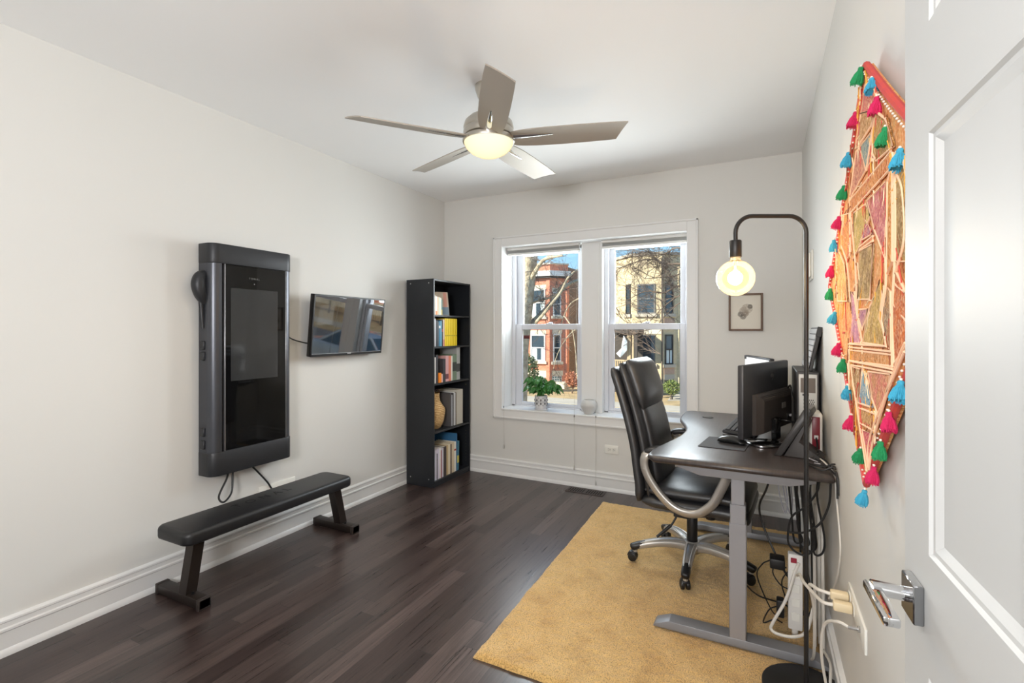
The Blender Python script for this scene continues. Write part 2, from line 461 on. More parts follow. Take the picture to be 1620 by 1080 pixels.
# local: +y runs from the latch edge back to the hinge, +x points into the room (away from the wall) after the half turn
def door():
    Wd, Hd, th = .79, 2.03, .035
    cols = [(.10, .345), (.44, .69)]; rows = [(.22, .872), (1.04, 1.622), (1.775, 1.93)]
    ys = sorted({0, Wd, *[a for c in cols for a in c]}); zs = sorted({.012, Hd, *[a for r in rows for a in r]})
    b = B()
    for sgn, x0 in ((1, 0), (-1, -th)):
        for i in range(len(ys)-1):
            for j in range(len(zs)-1):
                y0, y1, z0, z1 = ys[i], ys[i+1], zs[j], zs[j+1]
                if (y0, y1) in cols and (z0, z1) in rows:
                    prev = [(y0, z0), (y1, z0), (y1, z1), (y0, z1)]; pd = 0
                    for ins, dep in ((.004, -.004), (.010, -.0045), (.021, -.0105), (.026, -.0105)):
                        cur = [(y0+ins, z0+ins), (y1-ins, z0+ins), (y1-ins, z1-ins), (y0+ins, z1-ins)]
                        for k in range(4):
                            l = (k+1) % 4
                            b.quad((x0+sgn*pd, *prev[k]), (x0+sgn*pd, *prev[l]), (x0+sgn*dep, *cur[l]), (x0+sgn*dep, *cur[k]))
                        prev, pd = cur, dep
                    b.quad(*[(x0+sgn*pd, *q) for q in prev])
                else:
                    b.quad((x0, y0, z0), (x0, y1, z0), (x0, y1, z1), (x0, y0, z1))
    b.quad((0, 0, .012), (-th, 0, .012), (-th, 0, Hd), (0, 0, Hd)); b.quad((0, Wd, .012), (-th, Wd, .012), (-th, Wd, Hd), (0, Wd, Hd))
    b.quad((0, 0, Hd), (-th, 0, Hd), (-th, Wd, Hd), (0, Wd, Hd)); b.quad((0, 0, .012), (-th, 0, .012), (-th, Wd, .012), (0, Wd, .012))
    # weld so the normals come out right
    bm = bmesh.new()
    vs = [bm.verts.new(p) for p in b.v]
    for f in b.f: bm.faces.new([vs[i] for i in f])
    bmesh.ops.remove_doubles(bm, verts=bm.verts[:], dist=1e-5)
    b = B(); b.bmadd(bm)
    b.xf(DM)
    return b.obj('door_1', DOORW, flat=True)
d1 = struct(door())
CHROME = mat('polished_chrome', (225, 226, 228), .06, 1.)
yh, zh = .058, .960
hd = B().box((0, yh-.027, zh-.028), (.013, yh+.027, zh+.028), .0015, 1).xf(DM).obj('handle_rosette', mat('rosette_chrome', (170, 172, 176), .16, 1.), d1)
B().cyl((.013, yh+.002, zh+.004), (.058, yh+.006, zh+.008), .0105, seg=24).xf(DM).obj('handle_neck', CHROME, hd)
B().box((.046, yh-.006, zh), (.066, yh+.104, zh+.013), .003, 2).xf(DM).obj('handle_lever', CHROME, hd)
# ================================================================== CEILING FAN
NICKEL = mat('brushed_nickel', (196, 190, 180), .32, 1.)
BLADE = mat('fan_blade_silver', (178, 170, 160), .55, .45)
FX, FY = -1.27, 2.235
fan = thing('ceiling_fan', 'brushed nickel ceiling fan with five blades and a glowing light bowl', 'ceiling fan', (FX, FY, H))
B().lathe([(0, 2.50), (.016, 2.50), (.022, 2.508), (.040, 2.53), (.060, 2.57), (.070, 2.60), (.072, 2.62), (0, 2.62)], (FX, FY, 0), 40).obj('ceiling_canopy', NICKEL, fan)
rod = B().cyl((FX, FY, 2.46), (FX, FY, 2.52), .0125).obj('downrod', NICKEL, fan)
B().ell((FX, FY, 2.502), (.021, .021, .014)).obj('rod_ball', CHROME, rod)
B().lathe([(0, 2.352), (.118, 2.352), (.128, 2.358), (.131, 2.372), (.131, 2.385), (.128, 2.392), (.130, 2.396), (.131, 2.404), (.124, 2.43), (.102, 2.452), (.066, 2.468), (.036, 2.480), (.024, 2.492), (.018, 2.496), (0, 2.496)], (FX, FY, 0), 56).obj('motor_housing', NICKEL, fan)
bowl = B().lathe([(0, 2.252), (.03, 2.253), (.065, 2.262), (.095, 2.278), (.116, 2.298), (.127, 2.320), (.129, 2.330), (0, 2.331)], (FX, FY, 0), 56)
nb = NT('lit_frosted_bowl')
lw = nb.n('LayerWeight', {'Blend': .35})
colr = nb.ramp(lw.outputs['Facing'], [(0, lin((255, 250, 226))), (.6, lin((255, 241, 196))), (1, lin((246, 214, 150)))])
nb.surf(nb.n('Emission', {'Color': colr, 'Strength': .74}))
bowl.obj('light_bowl', nb.m, fan)
B().lathe([(.128, 2.326), (.134, 2.326), (.136, 2.334), (.134, 2.346), (.120, 2.352), (.118, 2.352), (.118, 2.330)], (FX, FY, 0), 56).obj('bowl_ring', NICKEL, fan)
def fan_blade(k):
    a = R(15.2+72*k)
    M = Matrix.Translation((FX, FY, 2.342)) @ Matrix.Rotation(a, 4, 'Z') @ Matrix.Rotation(R(-14), 4, 'X')
    # outline in blade space: x outwards, y across; slanted square tip
    up = [(.118, .046), (.15, .060), (.25, .070), (.38, .073), (.50, .072), (.60, .070), (.650, .068)]
    dn = [(.708, -.058), (.62, -.064), (.48, -.068), (.36, -.069), (.25, -.067), (.15, -.056), (.118, -.040)]
    out = spl([(x, y, 0) for x, y in up], 4)+spl([(x, y, 0) for x, y in dn], 4)
    poly = [(p.x, p.y) for p in out]
    b = B()
    # thin slab, slightly cupped
    cup = lambda x, y: -.004*(y/.07)**2
    n = len(poly); vs = []; fs = []
    top = [V((x, y, cup(x, y)+.003)) for x, y in poly]; bot = [V((x, y, cup(x, y)-.003)) for x, y in poly]
    m = n//2
    vs = top+bot
    cols = 6; vs = []; 
    for i in range(m):
        p, q = poly[i], poly[n-1-i]
        for z in (.003, -.003):
            for c in range(cols+1):
                x, y = lerp(p[0], q[0], c/cols), lerp(p[1], q[1], c/cols)
                vs.append(V((x, y, cup(x, y)+z)))
    w = cols+1
    for i in range(m-1):
        for c in range(cols):
            a0 = i*2*w+c; b0 = (i+1)*2*w+c
            fs.append((a0, b0, b0+1, a0+1)); fs.append((a0+w, a0+w+1, b0+w+1, b0+w))
        for c in (0, cols):
            a0 = i*2*w+c; b0 = (i+1)*2*w+c; fs.append((a0, a0+w, b0+w, b0))
    for i in (0, m-1):
        for c in range(cols):
            a0 = i*2*w+c; fs.append((a0, a0+1, a0+w+1, a0+w))
    b.add(vs, fs); b.xf(M)
    bl = b.obj('fan_blade', BLADE, fan, ang=50)
    # tapering chrome inlay running out along the blade, both faces
    s = B()
    pts = [(.125, .017), (.16, .017), (.24, .014), (.32, .009), (.39, .003)]
    s.tube([(x, -.010, cup(x, -.010)) for x, _ in pts], [w_ for _, w_ in pts], 10, sx=.45, up=(0, 1, 0)); s.xf(M)
    s.obj('blade_inlay', CHROME, bl)
    s = B().cbox((.108, .004, 0), (.06, .06, .010), .004, 2).xf(M); s.obj('blade_bracket', NICKEL, bl)
for k in range(5): fan_blade(k)

# ================================================================== WALL-MOUNTED GYM
GYM = mat('gym_graphite', (50, 51, 54), .42, .35)
GYMC = mat('gym_column_metal', (84, 86, 92), .33, .75)
GLB = mat('black_glass', (10, 10, 11), .04, 0, spec=.6)
gx0, gx1 = XL+.012, XL+.13
gy0, gy1, gz0, gz1 = 1.655, 2.185, .540, 1.832
gym = thing('wall_gym', 'tall black wall mounted digital gym with a dark touchscreen above the bench', 'exercise machine', (XL, 1.92, .54))
def rounded_plan(y0, y1, x0, x1, r, r2, n=8):
    """plan outline (x, y): back at x0, front corners rounded"""
    P = [(x0, y0)]
    for k in range(n+1):
        a = PI/2*k/n; P.append((x1-r+r*math.sin(a)*1.0, y0+r2-r2*math.cos(a)))
    for k in range(n+1):
        a = PI/2*k/n; P.append((x1-r+r*math.cos(a), y1-r2+r2*math.sin(a)))
    P.append((x0, y1)); return P
zc0, zc1 = .672, 1.722
pl = rounded_plan(gy0, gy1, gx0, gx1, .05, .05)
B().prism(pl, zc1, gz1, bev=.004).obj('top_cap', GYM, gym)
B().prism(pl, gz0, zc0, bev=.004).obj('bottom_cap', GYM, gym)
def half_plan(y0, y1, sgn):
    P = []
    n = 10; r, r2 = .05, .045
    pts = [(gx0, y0)]
    for k in range(n+1):
        a = PI/2*k/n; pts.append((gx1-.004-r+r*math.sin(a), y0+sgn*(r2-r2*math.cos(a))))
    pts += [(gx1-.004, y1), (gx0, y1)]
    return pts
B().prism(half_plan(gy0+.003, gy0+.062, 1), zc0-.002, zc1+.002).obj('side_column', GYMC, gym)
B().prism(half_plan(gy1-.003, gy1-.046, -1), zc0-.002, zc1+.002).obj('side_column', GYMC, gym)
B().box((gx0, gy0+.06, zc0-.002), (gx1-.03, gy1-.05, zc1+.002)).obj('core', DARK, gym)
sl = B()
for k in range(46): sl.box((gx1-.032, gy0+.064, zc0+.02+.022*k), (gx1-.027, gy0+.078, zc0+.03+.022*k))
sl.obj('arm_track', mat('track_black', (20, 20, 22), .5), gym)
B().box((gx1-.03, gy0+.079, zc0), (gx1-.006, gy0+.085, zc1), .001, 1).obj('trim_strip', mat('strip_silver', (190, 190, 194), .3, .9), gym)
B().box((gx1-.03, gy1-.053, zc0), (gx1-.006, gy1-.047, zc1), .001, 1).obj('trim_strip', mat('strip_silver', (190, 190, 194), .3, .9), gym)
g = B().box((gx1-.03, gy0+.0855, zc0), (gx1-.010, gy1-.0535, zc1), .001, 1).obj('glass_front', GLB, gym)
B().box((gx1-.0105, 1.773, 1.060), (gx1-.0094, 2.076, 1.590)).obj('touchscreen', mat('screen_grey', (52, 53, 54), .07, spec=.7), g)
Mt = Matrix(((0, 0, 1, gx1-.0095), (1, 0, 0, 1.918), (0, 1, 0, 1.652), (0, 0, 0, 1)))
text_mesh('TONAL', .016, .0003, Mt, 1.5).obj('logo_lettering', mat('logo_grey', (120, 118, 116), .5), g, flat=True)
B().cyl((gx1-.0102, 1.918, 1.622), (gx1-.0094, 1.918, 1.622), .0035, seg=12).obj('camera_dot', mat('logo_grey', (120, 118, 116), .5), g)
b = B().tube(spl([(XL+.055, gy0+.012, 1.50), (XL+.055, gy0-.012, 1.545), (XL+.055, gy0-.024, 1.60), (XL+.055, gy0-.014, 1.645), (XL+.055, gy0+.012, 1.665)], 6), [.02+.016*math.sin(PI*i/24) for i in range(25)], 14)
b.tube(spl([(XL+.05, gy0-.010, 1.53), (XL+.05, gy0-.004, 1.45), (XL+.05, gy0+.003, 1.36)], 5), .012, 10)
b.obj('folded_arm', GYM, gym)
for z in (.69, .76, 1.24, 1.18): B().box((XL+.03, gy0-.006, z), (XL+.07, gy0+.008, z+.05), .004, 1).obj('side_bumper', GYM, gym)
# cables
BLK = mat('black_cable', (24, 24, 25), .5)
def cable(name, pts, r, m, label, cat='cable', group=None, seg=7, n=8):
    o = B().tube(spl(pts, n), r, seg).obj(name, m); tag(o, label, cat, group); return o
def part_cord(pts, r, parent): return B().tube(spl(pts, 8), r, 7).obj('power_cord', BLK, parent)
part_cord([(XL+.05, 1.80, .545), (XL+.06, 1.79, .50), (XL+.07, 1.735, .41), (XL+.09, 1.75, .375), (XL+.07, 1.81, .41), (XL+.05, 1.83, .50), (XL+.05, 1.835, .545)], .0055, gym)
part_cord([(XL+.05, 1.66, .548), (XL+.055, 1.70, .533), (XL+.055, 1.76, .540), (XL+.055, 1.79, .560)], .005, gym)
part_cord([(XL+.05, 1.93, .55), (XL+.03, 2.0, .48), (XL+.016, 2.08, .39), (XL+.014, 2.12, .33), (XL+.03, 2.16, .30), (XL+.014, 2.20, .285)], .0055, gym)
t = thing('wall_outlet', 'white wall outlet half hidden behind the black bench', 'outlet', (XL, 2.2, .31))
B().box((XL, 2.03, .255), (XL+.008, 2.30, .365), .003, 2).obj('cover_plate', PLATE, t)
f = B().box((XL+.007, 2.17, .29), (XL+.011, 2.23, .33), .002, 1).obj('socket_face', PLATE, t)

# ================================================================== TELEVISION
tv = thing('television', 'flat black television tilted down on the wall between gym and bookcase', 'television', (XL, 2.7, 1.38))
TVG = mat('tv_glass', (16, 18, 22), .03, spec=1.0, coat=1., coat_rough=.02); TVG.node_tree.nodes['Principled BSDF'].inputs['Coat IOR'].default_value = 2.1
TVB = mat('tv_black', (20, 20, 21), .35)
tw, thh = .712, .428
# local frame: x = outwards normal, y along the wall, z up; tilted 5.4 degrees down, swivelled very slightly
TM = Matrix.Translation((-2.703, 2.700, 1.381)) @ Matrix.Rotation(R(1.2), 4, 'Z') @ Matrix.Rotation(R(5.6), 4, 'Y')
b = B().box((-.035, -tw/2, -thh/2), (0, tw/2, thh/2), .004, 2)
b.box((-.055, -.22, -.15), (-.03, .22, .13), .01, 2).xf(TM); b.obj('tv_body', TVB, tv)
sc = B().box((0, -tw/2+.011, -thh/2+.018), (.0012, tw/2-.011, thh/2-.011)).xf(TM).obj('tv_screen', TVG, tv)
b = B()
for lo, hi in (((0, -tw/2, -thh/2), (.004, tw/2, -thh/2+.018)), ((0, -tw/2, thh/2-.011), (.004, tw/2, thh/2)), ((0, -tw/2, -thh/2), (.004, -tw/2+.011, thh/2)), ((0, tw/2-.011, -thh/2), (.004, tw/2, thh/2))): b.box(lo, hi, .0012, 1)
b.xf(TM).obj('bezel', TVB, tv)
B().box((.003, -tw/2+.010, -thh/2+.0165), (.0055, tw/2-.010, -thh/2+.0185)).xf(TM).obj('bezel_line', mat('strip_silver', (190, 190, 194)), tv)
B().box((.003, -.018, -thh/2+.008), (.006, .018, -thh/2+.0175), .001, 1).xf(TM).obj('bezel_badge', mat('logo_silver', (170, 170, 172), .4), tv)
b = B().box((XL, 2.58, 1.28), (XL+.02, 2.82, 1.48), .003, 1).box((XL+.015, 2.66, 1.34), (-2.735, 2.74, 1.42), .003, 1)
b.obj('wall_bracket', DARK, tv)
part_cord([(XL+.03, 2.175, 1.34), (XL+.03, 2.22, 1.31), (XL+.03, 2.27, 1.285), (XL+.035, 2.36, 1.262), (XL+.05, 2.42, 1.255)], .004, tv)

# ================================================================== BENCH
bench = thing('workout_bench', 'low black padded workout bench standing along the wall under the gym', 'bench', (-2.56, 1.92, 0))
PAD = mat('black_vinyl', (27, 27, 29), .42, bump=(260, .12, .0006), spec=.45)
BRZ = mat('dark_bronze_tube', (50, 42, 38), .38, .55)
px0, px1, py0, py1, pz0, pz1 = -2.675, -2.405, 1.365, 2.432, .325, .388
def pad_outline(ins):
    P = []
    for (cx_, cy_, a0) in ((px1-.05, py0+.05, -90), (px1-.05, py1-.05, 0), (px0+.05, py1-.05, 90), (px0+.05, py0+.05, 180)):
        for k in range(9):
            a = R(a0+90*k/8); P.append((cx_+(.05-ins)*math.cos(a), cy_+(.05-ins)*math.sin(a)))
    return P
b = B(); rings = []
for ins, z in ((.010, pz0), (.002, pz0+.006), (0, pz0+.016), (0, pz1-.02), (.003, pz1-.010), (.010, pz1-.003), (.022, pz1)):
    rings.append([V((x, y, z)) for x, y in pad_outline(ins)])
n = len(rings[0]); vs = [p for r_ in rings for p in r_]
fs = [(i*n+k, i*n+(k+1) % n, (i+1)*n+(k+1) % n, (i+1)*n+k) for i in range(len(rings)-1) for k in range(n)]
fs += [tuple(reversed(range(n))), tuple((len(rings)-1)*n+k for k in range(n))]
b.add(vs, fs)
pad = b.obj('bench_pad', PAD, bench, ang=60)
Mt = Matrix(((0, -1, 0, -2.56), (1, 0, 0, 1.88), (0, 0, 1, pz1+.0004), (0, 0, 0, 1)))
text_mesh('TONAL', .075, .0004, Mt, 1.7).obj('embossed_lettering', mat('embossed_black', (19, 19, 20), .6), pad, flat=True)
B().box((-2.56, py0+.06, pz0-.012), (-2.52, py1-.06, pz0+.002), .003, 1).obj('under_rail', BRZ, bench)
for (yf, yt) in ((1.452, 1.497), (2.447, 2.385)):
    q = .027
    lg = B().add([(-2.572, yf-q, .05), (-2.512, yf-q, .05), (-2.512, yf+q, .05), (-2.572, yf+q, .05), (-2.572, yt-q, pz0), (-2.512, yt-q, pz0), (-2.512, yt+q, pz0), (-2.572, yt+q, pz0)],
                 [(3, 2, 1, 0), (4, 5, 6, 7), (0, 1, 5, 4), (1, 2, 6, 5), (2, 3, 7, 6), (3, 0, 4, 7)])
    lg.obj('leg', BRZ, bench, flat=True)
    ft = B().box((-2.77, yf-.029, .006), (-2.40, yf+.029, .052), .004, 2).obj('foot_bar', BRZ, bench)
    for xx in (-2.77, -2.40): B().box((xx-(.0 if xx < -2.6 else .024), yf-.031, .0), (xx+(.024 if xx < -2.6 else .0), yf+.031, .054), .004, 2).obj('end_cap', mat('cap_brown', (46, 39, 36), .5), ft)
    B().cyl((-2.497, yf, .05), (-2.497, yf, .058), .008, seg=6).cyl((-2.497, yf, .058), (-2.497, yf, .062), .0045, seg=10).obj('bolt', mat('bolt_black', (30, 30, 31), .35, .6), ft)
# ================================================================== BOOKCASE
BCB = mat('bookcase_black', (30, 33, 38), .45, bump=(220, .08, .0006))
bx0, bx1, by0, by1, bh = -2.785, -2.495, 3.442, 4.034, 1.790
bc = thing('bookcase', 'tall narrow black bookcase with five shelves in the corner beside the window', 'bookcase', ((bx0+bx1)/2, (by0+by1)/2, 0))
pt = .016
sp1 = B().box((bx0, by0, 0), (bx1, by0+pt, bh), .0015, 1).obj('side_panel', BCB, bc)
sp2 = B().box((bx0, by1-pt, 0), (bx1, by1, bh), .0015, 1).obj('side_panel', BCB, bc)
B().box((bx0, by0+pt, .03), (bx0+.006, by1-pt, bh)).obj('back_panel', BCB, bc)
B().box((bx0, by0+pt, bh-pt), (bx1, by1-pt, bh-.001), .0012, 1).obj('top_panel', BCB, bc)
B().box((bx1-.02, by0+pt, 0), (bx1-.006, by1-pt, .034), .001, 1).obj('plinth', BCB, bc)
SH = [.050, .473, .889, 1.207, 1.482]
SHELFE = BCB
for z in SH: B().box((bx0+.006, by0+pt, z-pt), (bx1-.003, by1-pt, z), .0012, 1).obj('shelf', SHELFE, bc)
for z in (.07, 1.755):
    for x in (bx0+.045, bx1-.05): B().cyl((x, by0-.0015, z), (x, by0+.001, z), .0055, seg=12).obj('screw', mat('screw_steel', (190, 190, 190), .3, 1.), sp1)
PEG = mat('peg_brass', (92, 84, 52), .5)
for k in range(10): B().cyl((bx1-.04, by1-pt-.001, .10+.032*k), (bx1-.04, by1-pt+.001, .10+.032*k), .003, seg=8).obj('shelf_peg', PEG, sp2)
B().cyl((bx1-.04, by1-pt-.002, .83), (bx1-.04, by1-pt+.001, .83), .006, seg=8).obj('shelf_peg', PEG, sp2)

PAPER = mat('book_pages', (226, 218, 198), .9)
def book(y, th, h, d, col, label, z, lean=0., inset=.02, group=None, band=None, cover2=None, mark=None):
    """upright book, spine towards the room; returns the next free y"""
    cm = mat('cover_%d_%d_%d' % col, col, .5)
    b = B(); c = .0022
    b.box((-d, 0, 0), (0, c, h)).box((-d, th-c, 0), (0, th, h))          # boards
    b.box((-c, c, 0), (0, th-c, h))                                      # spine
    if band: b.cur = 2; b.box((-.004, -.0003, h*band[0]), (.0004, th+.0003, h*band[1]))
    if mark: b.cur = 2; b.box((-.004, th*.3, h*mark), (.0004, th*.7, h*mark+.008))
    b.cur = 1; b.box((-d+.003, c, .003), (-c, th-c, h-.003))
    ms = [cm, PAPER]
    if band: ms.append(mat('cover_%d_%d_%d' % band[2], band[2], .5))
    if mark: ms.append(DARK)
    M = Matrix.Translation((bx1-inset, y, z+(.003 if lean else .0008))) @ Matrix.Rotation(R(lean), 4, 'X')
    b.xf(M)
    o = b.obj('book', ms, flat=True); tag(o, label, 'book', group)
    return y+th+.0012
def yx(cx): return 3.462+(cx-35)*.00156
# --- top shelf
G = 'books on the top shelf'
z = SH[4]
y = by0+pt+.002
for th, h, col, lab, bd in ((.026, .165, (198, 196, 204), 'pale lilac grey book standing first at the near end of the top shelf', None),
    (.014, .168, (226, 214, 196), 'thin cream book second from the near end of the top shelf', None),
    (.020, .160, (236, 234, 230), 'white book with an orange foot third on the top shelf', (.0, .2, (224, 140, 70))),
    (.018, .158, (226, 190, 150), 'tan book fourth along the top shelf', None),
    (.022, .155, (206, 214, 196), 'pale sage green book fifth along the top shelf', None),
    (.018, .150, (222, 220, 205), 'off white book sixth along the top shelf', None),
    (.014, .135, (74, 130, 124), 'small teal book with yellow edge last before the art card on the top shelf', (.0, .35, (214, 186, 70)))):
    y = book(y, th, h, .13, col, lab, z, group=G, band=bd)
# art card leaning against the back of the shelf
t = thing('art_card', 'pink and blue art card leaning at the end of the top shelf books', 'art card', (bx1-.04, y+.10, z))
Mc = Matrix.Translation((bx1-.125, y+.006, z+.003)) @ Matrix.Rotation(R(-28), 4, 'Z') @ Matrix.Rotation(R(-10), 4, 'Y')
B().box((-.006, 0, 0), (0, .165, .215), .001, 1).xf(Mc).obj('card', mat('card_sand', (206, 186, 164), .7), t)
B().box((0, .003, .003), (.0008, .162, .075)).xf(Mc).obj('blue_field', mat('card_blue', (128, 146, 160), .7), t)
B().box((0, .115, .075), (.0008, .148, .210)).xf(Mc).obj('pink_stripe', mat('card_pink', (208, 150, 132), .7), t)
# --- second shelf
G = 'books on the second shelf'
z = SH[3]; y = by0+pt+.002
for th, h, col, lab, bd in ((.022, .235, (176, 164, 178), 'mauve book at the near end of the second shelf', None),
    (.018, .240, (206, 206, 210), 'light grey book second on the second shelf', None),
    (.030, .225, (40, 42, 48), 'thick black book third on the second shelf', None),
    (.014, .215, (62, 74, 84), 'slate grey book standing left of the blue books on the second shelf', None),
    (.022, .220, (52, 120, 152), 'blue book standing left of its paler blue neighbour on the second shelf', (.72, .82, (220, 224, 226))),
    (.018, .225, (104, 168, 196), 'pale blue book between the blue and the black book on the second shelf', None),
    (.020, .232, (44, 40, 44), 'narrow black book with red mark beside the pale blue one on the second shelf', (.55, .65, (160, 60, 56))),
    (.022, .238, (226, 206, 190), 'cream and pink book just before the yellow row on the second shelf', (.0, .25, (216, 150, 140)))):
    y = book(y, th, h, .16, col, lab, z, group=G, band=bd)
for k, lab in enumerate(('yellow volume at the near end of the yellow row, beside the cream book', 'second yellow volume counted from the cream book', 'third yellow volume counted from the cream book', 'fourth yellow volume counted from the cream book', 'fifth yellow volume counted from the cream book', 'sixth yellow volume counted from the cream book', 'yellow volume ending the yellow row on its far side')):
    y = book(y, .0225, .246, .17, (238, 208, 34), lab, z, group='matching yellow volumes on the second shelf', mark=.36, inset=.015)+.0042
# --- third shelf
G = 'books on the third shelf'
z = SH[2]; y = by0+pt+.002
for th, h, col, lab, bd, d in ((.018, .235, (38, 40, 44), 'black book with white foot at the near end of the third shelf', (.0, .15, (210, 210, 208)), .15),
    (.012, .225, (216, 214, 210), 'thin white book second on the third shelf', None, .15),
    (.024, .245, (58, 58, 62), 'dark grey book third on the third shelf', None, .15)):
    y = book(y, th*1.36, h, d, col, lab, z, group=G, band=bd)
ys = y
for th, h, col, lab, bd, d in ((.052, .220, (222, 218, 210), 'thick white book standing behind the orange booklet on the third shelf', (.55, .6, (120, 120, 124)), .10),):
    y = book(y, th*1.36, h, d, col, lab, z, group=G, band=bd, inset=.075)
book(ys+.002, .034, .085, .05, (242, 140, 40), 'short bright orange booklet in front of the thick white book', z, group=G, inset=.012)
book(ys+.042, .016, .075, .05, (232, 190, 180), 'tiny pale pink booklet beside the orange one on the third shelf', z, group=G, inset=.012)
for th, h, col, lab, bd, d in ((.030, .205, (56, 54, 58), 'charcoal book between the thick white and the pink book on the third shelf', None, .16),
    (.034, .230, (214, 166, 166), 'dusty pink book on the third shelf', (.1, .3, (120, 70, 76)), .16),
    (.028, .228, (222, 132, 104), 'salmon orange book beside the dusty pink one on the third shelf', None, .16),
    (.016, .226, (228, 222, 212), 'ivory book right after the salmon one on the third shelf', None, .16),
    (.050, .238, (120, 138, 116), 'sage green book with dark blossom pattern on the third shelf', (.35, .7, (60, 66, 62)), .16),
    (.040, .300, (176, 178, 176), 'tall grey picture book at the far end of the third shelf', (.25, .5, (70, 72, 72)), .19)):
    y = book(y, th*1.36, h, d, col, lab, z, group=G, band=bd)
# --- fourth shelf: basket, books
z = SH[1]
bask = thing('basket', 'belly shaped seagrass basket on the fourth shelf', 'basket', (bx1-.15, 3.60, z))
nb = NT('seagrass'); cc = nb.coord('Object', (1, 1, 1))
wv = nb.n('TexWave', {'Vector': cc, 'Scale': 22., 'Distortion': 2., 'Detail': 1.}, wave_type='BANDS', bands_direction='Z')
wv2 = nb.n('TexVoronoi', {'Vector': nb.coord('Object', (70, 70, 110)), 'Scale': 1.})
cl = nb.ramp(nb.math('MULTIPLY', wv.outputs[0], wv2.outputs[0]), [(0, lin((176, 132, 80))), (.4, lin((222, 184, 128))), (1, lin((240, 212, 164)))])
bp = nb.n('Bump', {'Height': nb.math('ADD', wv.outputs[0], wv2.outputs[0]), 'Strength': .6, 'Distance': .004})
nb.bsdf(Base_Color=cl, Roughness=.85, Normal=bp)
bo = (bx1-.145, 3.596, z+.0008)
B().lathe([(0, .002), (.075, .002), (.086, .012), (.108, .06), (.118, .115), (.121, .145), (.118, .165), (.096, .195), (.078, .225), (.073, .26), (.074, .292), (.069, .292), (.068, .26), (.072, .226), (.088, .2), (.10, .17), (.10, .15), (.0, .13)], bo, 40, Matrix.Diagonal((1.08, 1.08, 1.08))).obj('woven_body', nb.m, bask)
hb = B(); hb.tube(spl([(bo[0]+.055, bo[1]-.045, z+.285), (bo[0]+.065, bo[1]-.03, z+.335), (bo[0]+.066, bo[1]+.01, z+.352), (bo[0]+.06, bo[1]+.045, z+.33), (bo[0]+.05, bo[1]+.055, z+.285)], 6), .005, 8)
hb.obj('basket_handle', mat('handle_dark_brown', (74, 46, 36), .7), bask)
hb = B(); hb.tube(spl([(bo[0]-.055, bo[1]-.045, z+.285), (bo[0]-.065, bo[1]-.03, z+.325), (bo[0]-.066, bo[1]+.01, z+.335), (bo[0]-.06, bo[1]+.045, z+.32), (bo[0]-.05, bo[1]+.055, z+.285)], 6), .005, 8)
hb.obj('basket_handle', mat('handle_dark_brown', (74, 46, 36), .7), bask)
G = 'books on the fourth shelf'
y = 3.738
for th, h, col, lab, d, ins in ((.022, .300, (88, 86, 88), 'tall charcoal magazine right behind the basket', .20, .03),
    (.012, .285, (206, 208, 212), 'thin pale grey magazine second from the basket', .20, .03),
    (.020, .300, (64, 62, 66), 'dark magazine third from the basket', .20, .03),
    (.014, .305, (226, 226, 224), 'slim white magazine fourth from the basket', .20, .03),
    (.016, .298, (180, 182, 184), 'grey magazine fifth from the basket', .20, .03),
    (.014, .30, (120, 104, 84), 'thin brown spine beside the large cream volume', .20, .03),
    (.105, .320, (206, 202, 190), 'large thick cream volume at the far end of the fourth shelf', .22, .03)):
    y = book(y, th, h, d, col, lab, z, inset=ins, group=G)
# --- bottom shelf
G = 'magazines on the bottom shelf'
z = SH[0]; y = by0+pt+.002
rows = (((226, 228, 232), 'white magazine at the near end of the bottom shelf', .012, .250), ((176, 184, 194), 'blue grey magazine second on the bottom shelf', .010, .252),
    ((214, 208, 220), 'pale lilac magazine third on the bottom shelf', .016, .262), ((60, 60, 66), 'thin black magazine fourth on the bottom shelf', .008, .225),
    ((216, 208, 222), 'lilac magazine fifth on the bottom shelf', .018, .262), ((236, 232, 228), 'ivory magazine sixth on the bottom shelf', .014, .26),
    ((150, 60, 58), 'thin dark red magazine seventh on the bottom shelf', .009, .24), ((206, 198, 206), 'mauve white magazine eighth on the bottom shelf', .018, .258),
    ((72, 62, 60), 'dark brown patterned book midway along the bottom shelf', .030, .262), ((196, 170, 124), 'tan book right after the dark brown patterned one', .018, .266),
    ((226, 214, 188), 'cream book two places after the dark brown patterned one', .022, .268), ((128, 112, 96), 'taupe book between the cream and the beige one on the bottom shelf', .018, .262),
    ((222, 206, 176), 'beige book near the far end of the bottom row', .026, .270), ((236, 232, 222), 'broad white book just before the tall blue one', .020, .272))
for col, lab, th, h in rows: y = book(y, th*1.45, h, .20, col, lab, z, inset=.022, group=G, band=(.7, .76, (190, 70, 60)) if 'broad white' in lab else None)
y = book(y, .012, .345, .26, (58, 112, 156), 'tall blue book rising above the bottom row', z, inset=.02, group=G)
y = book(y+.002, .028, .268, .19, (70, 128, 150), 'blue green book with yellow patch leaning at the far end of the bottom row', z, inset=.022, group=G, lean=-2, band=(.25, .5, (214, 206, 96)))
